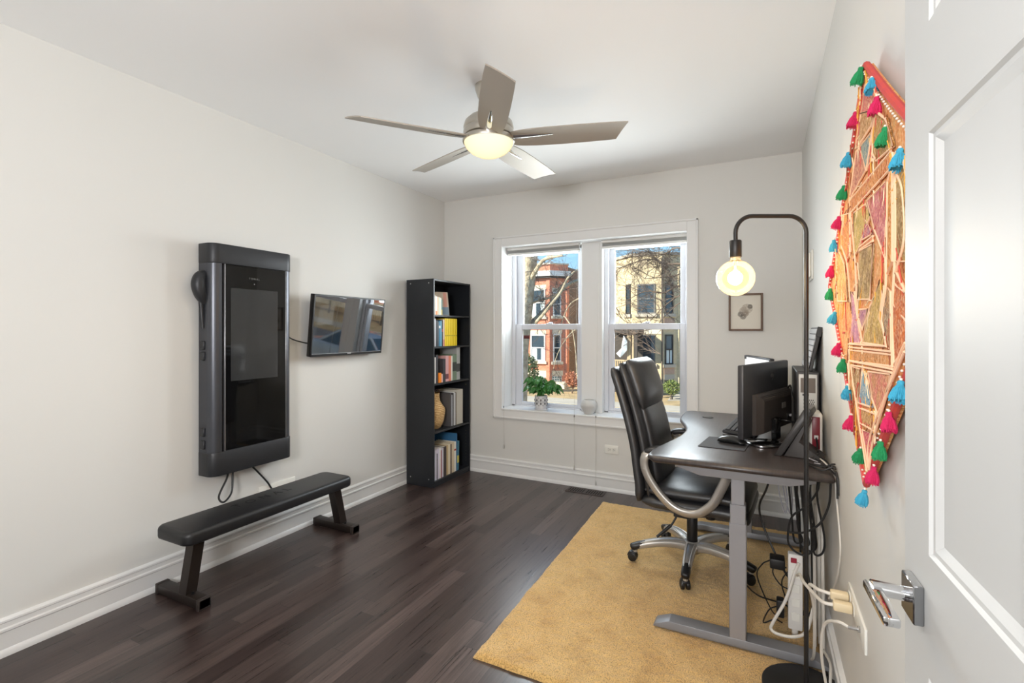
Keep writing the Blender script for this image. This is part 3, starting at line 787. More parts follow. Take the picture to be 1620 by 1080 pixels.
# ================================================================== RUG
def m_rug():
    n = NT('yellow_shag')
    co = n.coord('Object', (1, 1, 1))
    a = n.n('TexNoise', {'Vector': co, 'Scale': 210., 'Detail': 3.})
    c_ = n.n('TexNoise', {'Vector': co, 'Scale': 7., 'Detail': 5., 'Roughness': .6})
    d_ = n.n('TexNoise', {'Vector': co, 'Scale': 1.3, 'Detail': 2.})
    base = n.ramp(c_.outputs[0], [(.3, lin((186, 150, 92))), (.5, lin((212, 178, 116))), (.7, lin((222, 190, 130)))])
    base = n.mix(n.math('MULTIPLY', d_.outputs[0], .55), base, lin((212, 160, 90)))
    spk = n.ramp(a.outputs[0], [(.36, (.32, .28, .24)), (.5, (1, 1, 1)), (.66, (1.25, 1.25, 1.22))])
    cl = n.mix(.6, base, spk, 'MULTIPLY')
    bp = n.n('Bump', {'Height': n.math('ADD', a.outputs[0], n.math('MULTIPLY', c_.outputs[0], .8)), 'Strength': .8, 'Distance': .008})
    b = n.bsdf(Base_Color=cl, Roughness=.95, Normal=bp)
    b.inputs['Sheen Weight'].default_value = .3; b.inputs['Specular IOR Level'].default_value = .1
    return n.m
q = [V((-1.060, 1.735)), V((.222, 1.735)), V((.222, 3.735)), V((-1.108, 3.735))]
NX, NY = 150, 230
vs = []; fs = []
for j in range(NY+1):
    for i in range(NX+1):
        u, v = i/NX, j/NY
        p = q[0].lerp(q[1], u).lerp(q[3].lerp(q[2], u), v)
        e = min(u*1.3, (1-u)*1.3, v*2, (1-v)*2)
        h = .021*min(1, (e/.014))**.5 if e < .014 else .021
        wob = noise.noise(V((p.x*9, p.y*9, 3)))*.005 if e < .02 else 0
        z = max(.0, h)+(noise.noise(V((p.x*38, p.y*38, 0)))*.0045+noise.noise(V((p.x*95, p.y*95, 5)))*.0022)*(e > .003)
        vs.append(V((p.x+wob, p.y+noise.noise(V((p.x*9, p.y*9, 8)))*.005*(e < .02), max(.001, z))))
w = NX+1
fs = [(j*w+i, j*w+i+1, (j+1)*w+i+1, (j+1)*w+i) for j in range(NY) for i in range(NX)]
b = B(); b.add(vs, fs)
o = b.obj('rug', m_rug(), ang=80, fix=False); tag(o, 'mustard yellow shag rug on the dark floor under the desk and chair', 'rug')

# ================================================================== STANDING DESK
DT = .805
desk = thing('standing_desk', 'dark topped standing desk with grey metal legs along the right wall', 'desk', (-.09, 2.85, .02))
nb = NT('desk_espresso')
co = nb.coord('Object', (60, 3, 3)); g = nb.n('TexNoise', {'Vector': co, 'Scale': 1., 'Detail': 6., 'Roughness': .6})
cl = nb.ramp(g.outputs[0], [(.3, lin((40, 33, 32))), (.55, lin((56, 48, 46))), (.8, lin((68, 59, 56)))])
nb.bsdf(Base_Color=cl, Roughness=.38, Specular_IOR_Level=.7); DESKM = nb.m
GREY = mat('desk_frame_grey', (150, 149, 152), .42, .25)
GREYF = mat('desk_foot_grey', (128, 129, 133), .4, .3)
edge = [(.236, 2.170), (.245, 2.180), (.245, 3.525), (.236, 3.535), (-.425, 3.535), (-.460, 3.50)]
edge += [(p.x, p.y) for p in spl([(-.463, 3.36, 0), (-.452, 3.20, 0), (-.405, 3.02, 0), (-.375, 2.85, 0), (-.385, 2.66, 0), (-.425, 2.46, 0), (-.450, 2.33, 0)], 6)]
edge += [(-.452, 2.225), (-.418, 2.176)]
b = B()
def inset(poly, d):
    n = len(poly); out = []
    for i in range(n):
        p0, p1, p2 = V(poly[i-1]), V(poly[i]), V(poly[(i+1) % n])
        a, c_ = (p1-p0).normalized(), (p2-p1).normalized()
        n1, n2 = V((-a.y, a.x)), V((-c_.y, c_.x)); m = n1+n2
        m = m/(m.dot(m)/2) if m.length > .1 else n1
        out.append(tuple(p1+m*d))
    return out
def ring_solid(b, rings):
    n = len(rings[0]); vs = [V(p) for r_ in rings for p in r_]
    fs = [(i*n+k, i*n+(k+1) % n, (i+1)*n+(k+1) % n, (i+1)*n+k) for i in range(len(rings)-1) for k in range(n)]
    fs += [tuple(reversed(range(n))), tuple((len(rings)-1)*n+k for k in range(n))]
    b.add(vs, fs); return b
rg = []
for d, z in ((.018, DT-.030), (.004, DT-.026), (0, DT-.020), (0, DT-.012), (.004, DT-.005), (.016, DT)):
    rg.append([(x, y, z) for x, y in inset(edge, d)])
ring_solid(b, rg)
top = b.obj('desk_top', DESKM, desk, ang=50)
B().cyl((-.30, 3.30, DT), (-.30, 3.30, DT+.003), .032, seg=28).obj('grommet', mat('grommet_dark', (40, 36, 35), .4), top)
for (yc, nm) in ((2.285, 'near'), (3.50, 'far')):
    lg = B().box((-.122, yc-.035, .060), (-.056, yc+.035, .545), .004, 1).obj('leg', GREY, desk)
    B().box((-.119, yc-.032, .54), (-.059, yc+.032, .622), .003, 1).obj('middle_stage', GREY, lg)
    B().box((-.115, yc-.029, .62), (-.063, yc+.029, DT-.078), .003, 1).obj('inner_stage', GREY, lg)
    # foot: a low bar with sloping ends
    pr = [(-.435, .029), (-.425, .042), (-.365, .066), (.175, .066), (.235, .044), (.247, .031), (.245, .029)]
    Mf = Matrix(((1, 0, 0, 0), (0, 0, 1, yc), (0, 1, 0, 0), (0, 0, 0, 1)))
    B().prism(pr, -.036, .036, Mf, bev=.003).obj('foot', GREYF, desk)
    pr = [(-.345, DT-.030), (.19, DT-.030), (.19, DT-.058), (.10, DT-.080), (-.24, DT-.080), (-.335, DT-.052)]
    B().prism(pr, -.030, .030, Mf, bev=.002).obj('top_bracket', GREY, desk)
b = B()
for x in (-.165, -.045): b.box((x, 2.31, DT-.065), (x+.035, 3.47, DT-.032), .002, 1)
b.obj('cross_rail', GREY, desk)

# ================================================================== OFFICE CHAIR
LEA = NT('black_leather')
co = LEA.coord('Object', (1, 1, 1)); a_ = LEA.n('TexVoronoi', {'Vector': co, 'Scale': 380.}); w_ = LEA.n('TexNoise', {'Vector': co, 'Scale': 14., 'Detail': 3.})
bp = LEA.n('Bump', {'Height': LEA.math('ADD', LEA.math('MULTIPLY', a_.outputs[0], .12), w_.outputs[0]), 'Strength': .35, 'Distance': .006})
LEA.bsdf(Base_Color=lin((44, 44, 46)), Roughness=.40, **{'Specular IOR Level': .75}, Normal=bp); LEA = LEA.m
SILV = mat('chair_silver', (186, 182, 176), .34, .55)
CAST = mat('caster_black', (24, 24, 26), .4)
chx, chy = -.35, 2.94
chair = thing('office_chair', 'black leather executive office chair with silver arms on the yellow rug at the desk', 'chair', (chx, chy, .0285), R(-4))
# base: hub, gas lift, five legs with casters
B().lathe([(0, .070), (.040, .070), (.046, .078), (.046, .128), (.038, .136), (0, .136)], seg=28).obj('hub', SILV, chair, local=True)
lift = B().cyl((0, 0, .130), (0, 0, .275), .029, seg=24, bev=.003).obj('gas_lift', CAST, chair, local=True)
B().cyl((0, 0, .27), (0, 0, .355), .0145, seg=20).obj('piston', CHROME, lift, local=True)
B().cyl((0, 0, .275), (0, 0, .286), .022, seg=20).obj('lift_collar', CHROME, lift, local=True)
for k in range(5):
    a = R(-89+72*k+4)
    M = Matrix.Rotation(a, 4, 'Z')
    path = spl([(.025, 0, .105), (.10, 0, .116), (.19, 0, .112), (.27, 0, .096), (.318, 0, .082)], 5); n = len(path)
    lg = B().sweep(path, [lerp(.034, .021, i/(n-1)) for i in range(n)], [lerp(.026, .016, i/(n-1)) for i in range(n)], 16, 3.2)
    for s_ in (-1, 1):
        rp = [p+V((0, s_*lerp(.020, .010, i/(n-1)), lerp(.024, .014, i/(n-1)))) for i, p in enumerate(path)]
        lg.tube(rp[1:-2], .0045, 6)
    lg = lg.xf(M).obj('base_leg', SILV, chair, local=True)
    cap = B().sweep(spl([(.255, 0, .100), (.29, 0, .0925), (.325, 0, .081), (.337, 0, .074)], 4), [.0235, .0235, .023, .023, .023, .023, .0225, .022, .021, .02, .019, .018, .016], [.019]*10+[.017, .014, .009], 16, 3.0).xf(M).obj('leg_cap', CAST, lg, local=True)
    Mc = M @ Matrix.Translation((.315, 0, 0)) @ Matrix.Rotation(R(35*k+20), 4, 'Z')
    cs = B()
    for s_ in (-1, 1):
        cs.lathe([(0, -.010), (.016, -.011), (.024, -.008), (.026, 0), (.024, .008), (.016, .011), (0, .010)], (0, 0, 0), 22, Matrix.Translation((-.012, s_*.014, .0265)) @ Matrix.Rotation(PI/2, 4, 'X'))
    hood = [(-.042, .030), (-.038, .045), (-.026, .056), (-.008, .058), (.006, .052), (.012, .042), (.004, .036), (-.012, .030)]
    cs.prism(hood, -.019, .019, Matrix(((1, 0, 0, 0), (0, 0, 1, 0), (0, 1, 0, 0), (0, 0, 0, 1))), bev=.003)
    cs.xf(Mc).obj('caster', CAST, lg, local=True)
    B().cyl((.315, 0, .054), (.315, 0, .070), .013, seg=14).xf(M).obj('caster_stem', SILV, lg, local=True)
# mechanism under the seat
mc = B().box((-.14, -.075, .335), (.13, .075, .378), .012, 2).box((-.20, -.045, .345), (-.10, .045, .385), .01, 2).obj('tilt_mechanism', CAST, chair, local=True)
B().cyl((.105, -.045, .29), (.105, -.045, .345), .026, .024, seg=20, bev=.004).obj('tension_knob', CAST, mc, local=True)
lv = B().tube(spl([(-.03, -.07, .35), (-.045, -.13, .325), (-.075, -.17, .265), (-.11, -.20, .225)], 5), .0055, 8)
lv.tube([(-.078, -.172, .262), (-.14, -.225, .205)], [.009, .007], 10); lv.obj('height_lever', CAST, mc, local=True)
# seat: lower pan and top cushion
def ends(n, a=.35, k=3):
    return [1-(1-min(1, min(i, n-1-i)/k))**2*(1-a) for i in range(n)]
path = spl([(-.215, 0, .395), (-.10, 0, .392), (.05, 0, .394), (.20, 0, .398), (.275, 0, .390), (.315, 0, .372)], 5); n = len(path)
en = ends(n, .5)
B().sweep(path, [.262*(.9+.1*e_) for e_ in en], [.046*e_ for e_ in en], 28, 3.0).obj('seat', LEA, chair, local=True, ang=70)
path = spl([(-.20, 0, .455), (-.08, 0, .452), (.06, 0, .456), (.19, 0, .462), (.265, 0, .452), (.31, 0, .425)], 5); n = len(path)
en = ends(n, .45)
B().sweep(path, [.252*(.92+.08*e_) for e_ in en], [.044*e_ for e_ in en], 28, 2.6).obj('seat_cushion', LEA, chair, local=True, ang=70)
# backrest: shell, padded layer, lumbar and head cushions
SPINE = [(-.235, .385), (-.232, .46), (-.245, .56), (-.262, .68), (-.29, .80), (-.325, .92), (-.365, 1.04), (-.395, 1.115)]
sp_ = spl([(x, 0, z) for x, z in SPINE], 6)
def spine(t):
    f = t*(len(sp_)-1); i = min(int(f), len(sp_)-2); return sp_[i].lerp(sp_[i+1], f-i)
def back_layer(name, t0, t1, off, w, th, e, mtl, parent=None, n=30, endw=.5, k=4, wtop=None):
    P = []
    for i in range(n):
        t = lerp(t0, t1, i/(n-1)); p = spine(t); q_ = spine(min(1, t+.01)); q0 = spine(max(0, t-.01))
        d = (q_-q0).normalized(); nm = V((d.z, 0, -d.x)); P.append(p+nm*off)
    en = ends(n, endw, k)
    W = [(lerp(w, wtop, (i/(n-1))**2) if wtop else w)*(.88+.12*e_) for i, e_ in enumerate(en)]
    T = [th*e_ for e_ in en]
    return B().sweep(P, W, T, 28, e).obj(name, mtl, parent or chair, local=True, ang=70)
back_layer('backrest', 0, .985, -.002, .255, .036, 3.2, LEA, k=3, wtop=.235)
back_layer('back_padding', .07, 1.0, .050, .252, .036, 2.6, LEA, k=4, wtop=.232)
back_layer('lumbar_cushion', .08, .74, .082, .200, .040, 2.4, LEA, k=8, endw=.3)
back_layer('headrest', .64, 1.005, .088, .215, .066, 2.2, LEA, k=9, endw=.35)
# arms: silver loop below, padded top
for s_ in (-1, 1):
    y = s_*.285
    loop = spl([(-.150, y-s_*.02, .672), (-.182, y, .655), (-.192, y, .61), (-.172, y, .545), (-.115, y, .465), (-.045, y, .405), (.02, y, .385), (.085, y, .395), (.150, y, .45), (.190, y, .53), (.215, y, .60), (.205, y, .655), (.175, y-s_*.01, .672)], 6)
    ar = B().tube(loop, .026, 14, sx=.72, up=(1, 0, 0)).obj('arm_loop', SILV, chair, local=True)
    B().sweep(spl([(-.185, y-s_*.01, .672), (-.13, y-s_*.01, .690), (-.02, y-s_*.01, .694), (.10, y-s_*.01, .690), (.18, y-s_*.01, .672)], 5), [.022, .026, .029, .030, .030, .030, .031, .031, .031, .031, .031, .031, .031, .031, .031, .030, .030, .029, .027, .025, .020], [.012, .015, .017]+[.018]*15+[.017, .014, .010], 16, 2.6).obj('arm_pad', LEA, chair, local=True, ang=70)
    for (x, z) in ((-.186, .585), (-.075, .428), (.095, .402)): B().ell((x, y+s_*.018, z), (.010, .004, .010), 12, 8).obj('arm_bolt', SILV, ar, local=True)
    B().box((-.04, min(y, s_*.06), .352), (.04, max(y, s_*.06), .372), .006, 2).obj('arm_bracket', CAST, chair, local=True)
# ================================================================== ON THE DESK
PLB = mat('monitor_black', (46, 46, 49), .42, bump=(500, .05, .0003)); PLG = mat('housing_dark', (52, 46, 43), .5)
PLS = mat('glossy_black', (14, 14, 15), .12); ALU = mat('stand_rim_metal', (200, 200, 202), .18, 1.)
# near monitor, seen from behind: left edge towards the chair
pA, pB = onZ(1172, 578, 1.185), None
Z1 = 1.186
a2 = onZ(1170.5, 578, Z1); b2 = onZ(1242, 569, Z1)
dirv = V((b2.x-a2.x, b2.y-a2.y, 0)); mw = .50
def monitor(origin, ang, label, name, lit=None, wdt=.50, hgt=.305, face=-1):
    """origin = bottom left as seen from behind; local: x along the panel, y out of the back, z up"""
    M = Matrix.Translation(origin) @ Matrix.Rotation(ang, 4, 'Z')
    t = thing(name, label, 'monitor', M @ V((wdt/2, .02, 0)))
    pnl = B().box((0, -.016, 0), (wdt, .012, hgt), .006, 2).xf(M).obj('panel', PLB, t)
    B().box((.012, -.0168 if face < 0 else .0125, .014), (wdt-.012, -.0155 if face < 0 else .0112, hgt-.012)).xf(M).obj('screen', lit or mat('screen_off', (10, 10, 12), .08), pnl)
    return t, M, pnl
ang = math.atan2(dirv.y, dirv.x)
L = dirv.length
mz = .842
t, M, pnl = monitor(V((a2.x, a2.y, mz)), ang-PI+PI, 'large black monitor seen from behind on the desk, beside the mouse', 'monitor', wdt=L, hgt=Z1-mz, face=1)
# local y must point to the back: the back faces the view
Mb = M
def bk(x, d, z): return Mb @ V((x, d, z))
sgn = -1   # back is on the -y side of the local frame
b = B()
hx0, hx1, hz0, hz1 = L*.17, L*.93, .008, (Z1-mz)*.58
ring = lambda i, d: [Mb @ V(p) for p in ((hx0+i, sgn*d, hz0+i*.4), (hx1-i, sgn*d, hz0+i*.4), (hx1-i, sgn*d, hz1-i), (hx0+i, sgn*d, hz1-i))]
ring_solid(b, [ring(0, .014), ring(0, .034), ring(.026, .060), ring(.032, .062)])
hs = b.obj('rear_housing', PLG, t, flat=True)
b = B()
for k in range(3): b.box((hx0+.03, sgn*.058+.006*k, hz1-.022+.006*k-.0015), (hx1-.03, sgn*.046+.006*k, hz1-.022+.006*k), M=Mb)
b.obj('vent_slots', DARK, hs)
B().box((L*.60, sgn*.0622, hz1*.56), (L*.69, sgn*.0632, hz1*.70), M=Mb).obj('rating_label', mat('label_grey', (120, 116, 110), .6), hs)
B().box((L*.51, sgn*.0622, .048), (L*.58, sgn*.064, .066), M=Mb).box((L*.72, sgn*.0622, .054), (L*.86, sgn*.064, .075), M=Mb).obj('port_recess', DARK, hs)
lr = B().tube([Mb @ V((L*.60+.020*math.cos(2*PI*i/28), sgn*.0165, (Z1-mz)*.80+.020*math.sin(2*PI*i/28))) for i in range(28)], .0012, 5, closed=True)
for q_ in (-.009, 0, .009): lr.tube([Mb @ V((L*.60+q_-.003, sgn*.0165, (Z1-mz)*.80-.008)), Mb @ V((L*.60+q_+.003, sgn*.0165, (Z1-mz)*.80+.008))], .0012, 5)
lr.obj('embossed_mark', mat('logo_dim', (44, 44, 46), .4), pnl)
# stand
cb = onZ(1209, 703, DT)
nk = B().box((L*.36, sgn*.085, DT+.012-mz), (L*.46, sgn*.060, .08), .004, 1, M=Mb).obj('stand_neck', PLS, t)
bs = B().lathe([(0, 0), (.082, 0), (.088, .004), (.088, .009), (.082, .013), (0, .015)], (0, 0, 0), 44, Matrix.Translation((cb.x, cb.y, DT+.0006)) @ Matrix.Rotation(ang, 4, 'Z') @ Matrix.Diagonal((1.0, .85, 1, 1))).obj('stand_base', PLS, t)
B().lathe([(.087, .003), (.0905, .004), (.0905, .010), (.087, .011)], (0, 0, 0), 44, Matrix.Translation((cb.x, cb.y, DT+.0006)) @ Matrix.Rotation(ang, 4, 'Z') @ Matrix.Diagonal((1.0, .85, 1, 1))).obj('base_rim', ALU, bs)
# far monitor: lit screen turned towards the view
Z2 = 1.185
a3 = onX(1182, 561, -.02); a3 = onZ(1182, 561, Z2); b3 = onZ(1240, 570, Z2)
d3 = V((b3.x-a3.x, b3.y-a3.y, 0)).normalized()
ang3 = math.atan2(d3.y, d3.x)
lit = NT('lit_white_screen'); em = lit.n('Emission', {'Color': lin((244, 246, 244)), 'Strength': 1.0}); lit.surf(em)
t, M, pnl = monitor(V((a3.x, a3.y, .875)), ang3, 'far black monitor with a lit white screen peeking over the near monitor', 'monitor', lit=lit.m, wdt=.46, hgt=Z2-.875)
B().box((.0, -.0172, Z2-.875-.026), (.045, -.0150, Z2-.875-.002), M=M).obj('corner_tab', mat('bezel_grey', (74, 74, 78), .5), pnl)
c3 = M @ V((.23, .05, 0))
B().box((.19, .012, DT-.875+.01), (.27, .045, .14), .005, 1, M=M).obj('stand_neck', PLS, t)
B().lathe([(0, 0), (.10, 0), (.105, .006), (.10, .012), (0, .014)], (c3.x, c3.y, DT+.0006), 36).obj('stand_base', PLS, t)

# mouse pad, mouse, keyboard
pp = [onZ(1104, 706, DT), onZ(1178, 714, DT), onZ(1190, 697, DT), onZ(1122, 691, DT)]
b = B(); ring_solid(b, [[(p.x, p.y, DT+.0008) for p in pp], [(p.x, p.y, DT+.0035) for p in pp]])
tag(b.obj('mouse_pad', mat('pad_charcoal', (58, 57, 60), .75)), 'thin charcoal mouse pad on the desk', 'mouse pad')
m0 = onZ(1158, 703, DT)
Mm = Matrix.Translation((m0.x, m0.y+.01, DT+.0042)) @ Matrix.Rotation(R(-18), 4, 'Z')
mouse = thing('mouse', 'black computer mouse on the charcoal mouse pad', 'mouse', (m0.x, m0.y, DT+.004))
path = spl([(-.062, 0, .006), (-.052, 0, .012), (-.03, 0, .017), (0, 0, .019), (.03, 0, .016), (.052, 0, .010), (.062, 0, .005)], 4); n = len(path); en = ends(n, .25, 6)
B().sweep(path, [.032*(.55+.45*e_) for e_ in en], [p.z*.98 for p in path], 24, 2.3).xf(Mm).obj('shell', mat('mouse_black', (26, 27, 28), .28), mouse, ang=70)
B().box((-.045, -.0012, .034), (-.01, .0012, .0385), .001, 1).cyl((-.034, -.004, .031), (-.034, .004, .031), .008, seg=16).xf(Mm).obj('scroll_wheel', mat('wheel_grey', (70, 70, 72), .5), mouse)
k0 = onZ(1165, 676, DT)
Mk = Matrix.Translation((-.105, 2.76, DT+.008)) @ Matrix.Rotation(R(84), 4, 'Z') @ Matrix.Rotation(R(4), 4, 'X')
kb = thing('keyboard', 'black keyboard lying on the desk behind the mouse', 'keyboard', (-.15, 2.8, DT))
B().box((0, -.078, 0), (.44, .078, .016), .004, 1).xf(Mk).obj('keyboard_body', mat('keyboard_black', (30, 30, 32), .5), kb)
ky = B()
for r_ in range(6):
    for c_ in range(22):
        if r_ == 5 and 3 < c_ < 9: continue
        ky.box((.012+c_*.019, .066-r_*.024-.019, .016), (.012+c_*.019+.0165, .066-r_*.024, .024), .002, 1)
ky.xf(Mk).obj('keys', mat('key_grey', (62, 62, 65), .5), kb, flat=True)

# desk phone: sloping body on a wedge stand, seen from its back and side
ph = thing('desk_phone', 'black sloping desk phone standing on the desk edge beside the lamp pole', 'phone', (.05, 2.32, DT))
q0 = onZ(1221, 721, DT); q1 = onZ(1244, 727, DT)
Mp = Matrix.Translation((q0.x+.008, q0.y+.014, DT+.0012)) @ Matrix.Rotation(R(-12), 4, 'Z')
XZ = Matrix(((1, 0, 0, 0), (0, 0, 1, 0), (0, 1, 0, 0), (0, 0, 0, 1)))
# local: x runs towards the wall, y away from the view, z up
B().prism([(0, 0), (.030, 0), (.142, .192), (.134, .214), (.112, .208)], 0, .135, Mp @ XZ, bev=.003).obj('phone_body', mat('phone_black', (42, 40, 40), .42), ph)
B().prism([(.036, 0), (.170, 0), (.178, .008), (.094, .066), (.128, .150), (.118, .160)], .012, .125, Mp @ XZ, bev=.002).obj('phone_stand', mat('phone_stand_black', (52, 49, 48), .5), ph)
B().box((.112, .010, .206), (.136, .128, .2165), .002, 1, M=Mp).obj('top_strip', mat('phone_top_grey', (112, 111, 112), .4), ph)
b = B().add([(.020, -.0008, .0), (.024, -.0008, .0), (.138, -.0008, .2), (.134, -.0008, .2)], [(0, 1, 2, 3)]).xf(Mp); b.obj('phone_seam', DARK, ph)

# tower computer against the wall, its back towards the view
TW = mat('tower_grey', (84, 84, 86), .45, .2); STEEL = mat('tower_steel', (176, 174, 168), .35, .7)
tx0, tx1, ty0, ty1, tz1 = .150, .243, 2.73, 3.17, 1.152
pc = thing('computer_tower', 'dark desktop computer tower with a silver ported back against the right wall', 'computer', (.16, 3.1, DT))
cs_ = B().box((tx0, ty0, DT+.001), (tx1, ty1, tz1), .004, 1).obj('case', mat('tower_case', (46, 45, 46), .45), pc)
rp_ = B().box((tx0+.008, ty0-.004, DT+.012), (tx1-.008, ty0+.001, tz1-.012), .002, 1).obj('rear_plate', STEEL, cs_)
b = B().box((tx0+.016, ty0-.006, tz1-.10), (tx1-.016, ty0-.003, tz1-.03)); b.obj('drive_vent', mat('vent_bronze', (96, 86, 78), .5), rp_)
b = B().box((tx0+.024, ty0-.0075, tz1-.115), (tx0+.050, ty0-.003, tz1-.106)); b.obj('port', DARK, rp_)
b = B()
for r_ in range(15):
    for c_ in range(6): b.cyl((tx0+.030+c_*.0075+(r_ % 2)*.0037, ty0-.0045, tz1-.135-r_*.0085), (tx0+.030+c_*.0075+(r_ % 2)*.0037, ty0-.0062, tz1-.135-r_*.0085), .0028, seg=6)
b.obj('perforated_grille', DARK, rp_, flat=True)
for k in range(2): B().box((tx0+.014+.036*k, ty0-.0075, DT+.03), (tx0+.040+.036*k, ty0-.003, DT+.05)).obj('port', DARK, rp_)
# keyboard stood upright, leaning on the wall on top of the tower
kb2 = thing('keyboard', 'silver and black keyboard standing on edge on the computer tower, leaning on the wall', 'keyboard', (.22, 3.0, tz1))
ln = math.atan2(.042, .205)
ex, ez = V((0, 1, 0)), V((math.sin(ln), 0, math.cos(ln))); ey = V((-math.cos(ln), 0, math.sin(ln)))
Mk2 = Matrix(((ex.x, ey.x, ez.x, .2065), (ex.y, ey.y, ez.y, 2.745), (ex.z, ey.z, ez.z, tz1+.0012), (0, 0, 0, 1)))
B().box((0, -.008, 0), (.40, .008, .213), .003, 1, M=Mk2).obj('keyboard_body', mat('keyboard_black', (30, 30, 32)), kb2)
B().box((-.002, -.011, .168), (.004, .012, .216), .002, 1, M=Mk2).obj('end_block', mat('keyboard_black', (30, 30, 32)), kb2)
ky = B()
for r_ in range(7):
    for c_ in range(19): ky.box((.008+c_*.0205, .008, .010+r_*.0285), (.008+c_*.0205+.018, .013, .010+r_*.0285+.024), .0015, 1, M=Mk2)
ky.obj('keys', mat('key_silver', (176, 178, 182), .4), kb2, flat=True)
# white modem with a dark red face
md = thing('modem', 'white upright modem with a dark red face beside the computer tower on the desk', 'modem', (.2, 2.7, DT))
mx0, mx1, my0, my1, mz1 = .188, .239, 2.54, 2.68, .982
B().box((mx0, my0, DT+.001), (mx1, my1, mz1), .009, 3).obj('modem_shell', mat('modem_white', (226, 220, 210), .35), md)
B().box((mx0+.010, my0-.002, DT+.02), (mx1-.010, my0+.004, mz1-.014), .004, 2).obj('red_face', mat('modem_red', (124, 30, 42), .35), md)
b = B().box((mx0+.018, my0-.006, DT+.066), (mx0+.034, my0-.0015, DT+.082), .001, 1); b.obj('port', mat('port_white', (216, 214, 210), .4), md)

# ================================================================== FLOOR LAMP
LB = mat('lamp_black', (26, 25, 25), .42)
lx, ly = .145, 2.088
ld = V((-_c, -_s, 0))
lamp = thing('floor_lamp', 'slim black arched floor lamp with a bare glowing globe bulb in front of the desk', 'floor lamp', (lx, ly, .02))
B().lathe([(0, 0), (.140, 0), (.145, .003), (.145, .014), (.140, .018), (.02, .022), (.016, .034), (0, .036)], (lx, ly, .023), 56).obj('lamp_base', mat('lamp_base_black', (18, 17, 17), .6), lamp)
ZT = 1.766; rr = .062
pts = [V((lx, ly, .05)), V((lx, ly, ZT-rr))]
for k in range(1, 9):
    a = PI/2*k/8; pts.append(V((lx, ly, ZT-rr))+ld*(rr-rr*math.cos(a))+V((0, 0, rr*math.sin(a))))
AL = .258
for k in range(0, 9):
    a = PI/2*k/8; pts.append(V((lx, ly, ZT-rr))+ld*(AL-rr+rr*math.sin(a))+V((0, 0, rr*math.cos(a))))
bx_, by_ = lx+ld.x*AL, ly+ld.y*AL
pts.append(V((bx_, by_, 1.675)))
B().tube(pts, .0078, 14).obj('pole', LB, lamp)
sk = B().lathe([(0, 0), (.0195, 0), (.021, .002), (.021, .058), (.019, .062), (.009, .064), (0, .064)], (bx_, by_, 1.615), 28).obj('socket', LB, lamp)
bz = 1.540
prof = [(0, -.066)]
for k in range(1, 15):
    a = PI*k/15.5; prof.append((.066*math.sin(a), -.066*math.cos(a)))
prof += [(.022, .060), (.0165, .070), (.0165, .080)]
gl = glass_mat('bulb_glass', (255, 246, 228), 1.4, haze=.035)
bu = B().lathe(prof, (bx_, by_, bz), 48).obj('bulb', gl, lamp)
cp = B().lathe([(0, .078), (.0155, .078), (.0155, .092), (0, .092)], (bx_, by_, bz), 20).obj('bulb_cap', mat('brass_cap', (190, 160, 100), .3, 1.), bu)
B().cyl((bx_, by_, bz+.02), (bx_, by_, bz+.078), .0035, .006, seg=10).obj('glass_stem', glass_mat('stem_glass', (255, 250, 240), 1.5, haze=.25), bu)
f = B()
for k in range(6):
    a = PI/3*k; f.tube([(bx_+.004*math.cos(a), by_+.004*math.sin(a), bz+.03), (bx_+.020*math.cos(a), by_+.020*math.sin(a), bz-.012), (bx_+.006*math.cos(a+.5), by_+.006*math.sin(a+.5), bz+.028)], .0013, 6)
f.obj('filament', emit_mat('hot_filament', (255, 214, 140), 40), bu)

# ================================================================== PICTURE, PLANT, VASE
pic = thing('picture_frame', 'small framed print in a thin brown frame on the wall behind the lamp bulb', 'picture', (-.107, YB, 1.345))
WD = mat('walnut_frame', (104, 74, 54), .5, var=(30, .5))
p0, p1, z0, z1, fw = -.222, .008, 1.345, 1.623, .014
b = B()
for lo, hi in (((p0, YB-.024, z0), (p0+fw, YB, z1)), ((p1-fw, YB-.024, z0), (p1, YB, z1)), ((p0+fw, YB-.024, z1-fw), (p1-fw, YB, z1)), ((p0+fw, YB-.024, z0), (p1-fw, YB, z0+fw))): b.box(lo, hi, .002, 1)
b.obj('frame_moulding', WD, pic)
pr_ = B().box((p0+fw, YB-.010, z0+fw), (p1-fw, YB-.004, z1-fw)).obj('print', mat('print_cream', (226, 220, 208), .8), pic)
ink1, ink2 = mat('ink_taupe', (150, 136, 122), .8), mat('ink_grey', (112, 106, 100), .8)
for (dx, dz, r0, m_) in ((.010, .025, .034, ink1), (-.012, .005, .030, ink1), (-.034, -.016, .018, ink2), (-.016, -.034, .019, ink2), (.030, .040, .016, ink2), (.0, -.012, .02, ink1)):
    b = B(); cx_, cz_ = (p0+p1)/2+dx, (z0+z1)/2+dz
    for k in range(4):
        r_ = r0*(1-.24*k)
        if r_ < .004: break
        pts = [(cx_+r_*math.cos(2*PI*i/24)*(1+.05*math.sin(5*i)), YB-.0108, cz_+r_*math.sin(2*PI*i/24)) for i in range(24)]
        b.tube(pts, .0011, 5, closed=True)
    for i in range(9):
        a = 2*PI*i/9; b.tube([(cx_+r0*.25*math.cos(a), YB-.0108, cz_+r0*.25*math.sin(a)), (cx_+r0*math.cos(a+.3), YB-.0108, cz_+r0*math.sin(a+.3))], .0007, 4)
    b.obj('printed_rosette', m_, pr_)
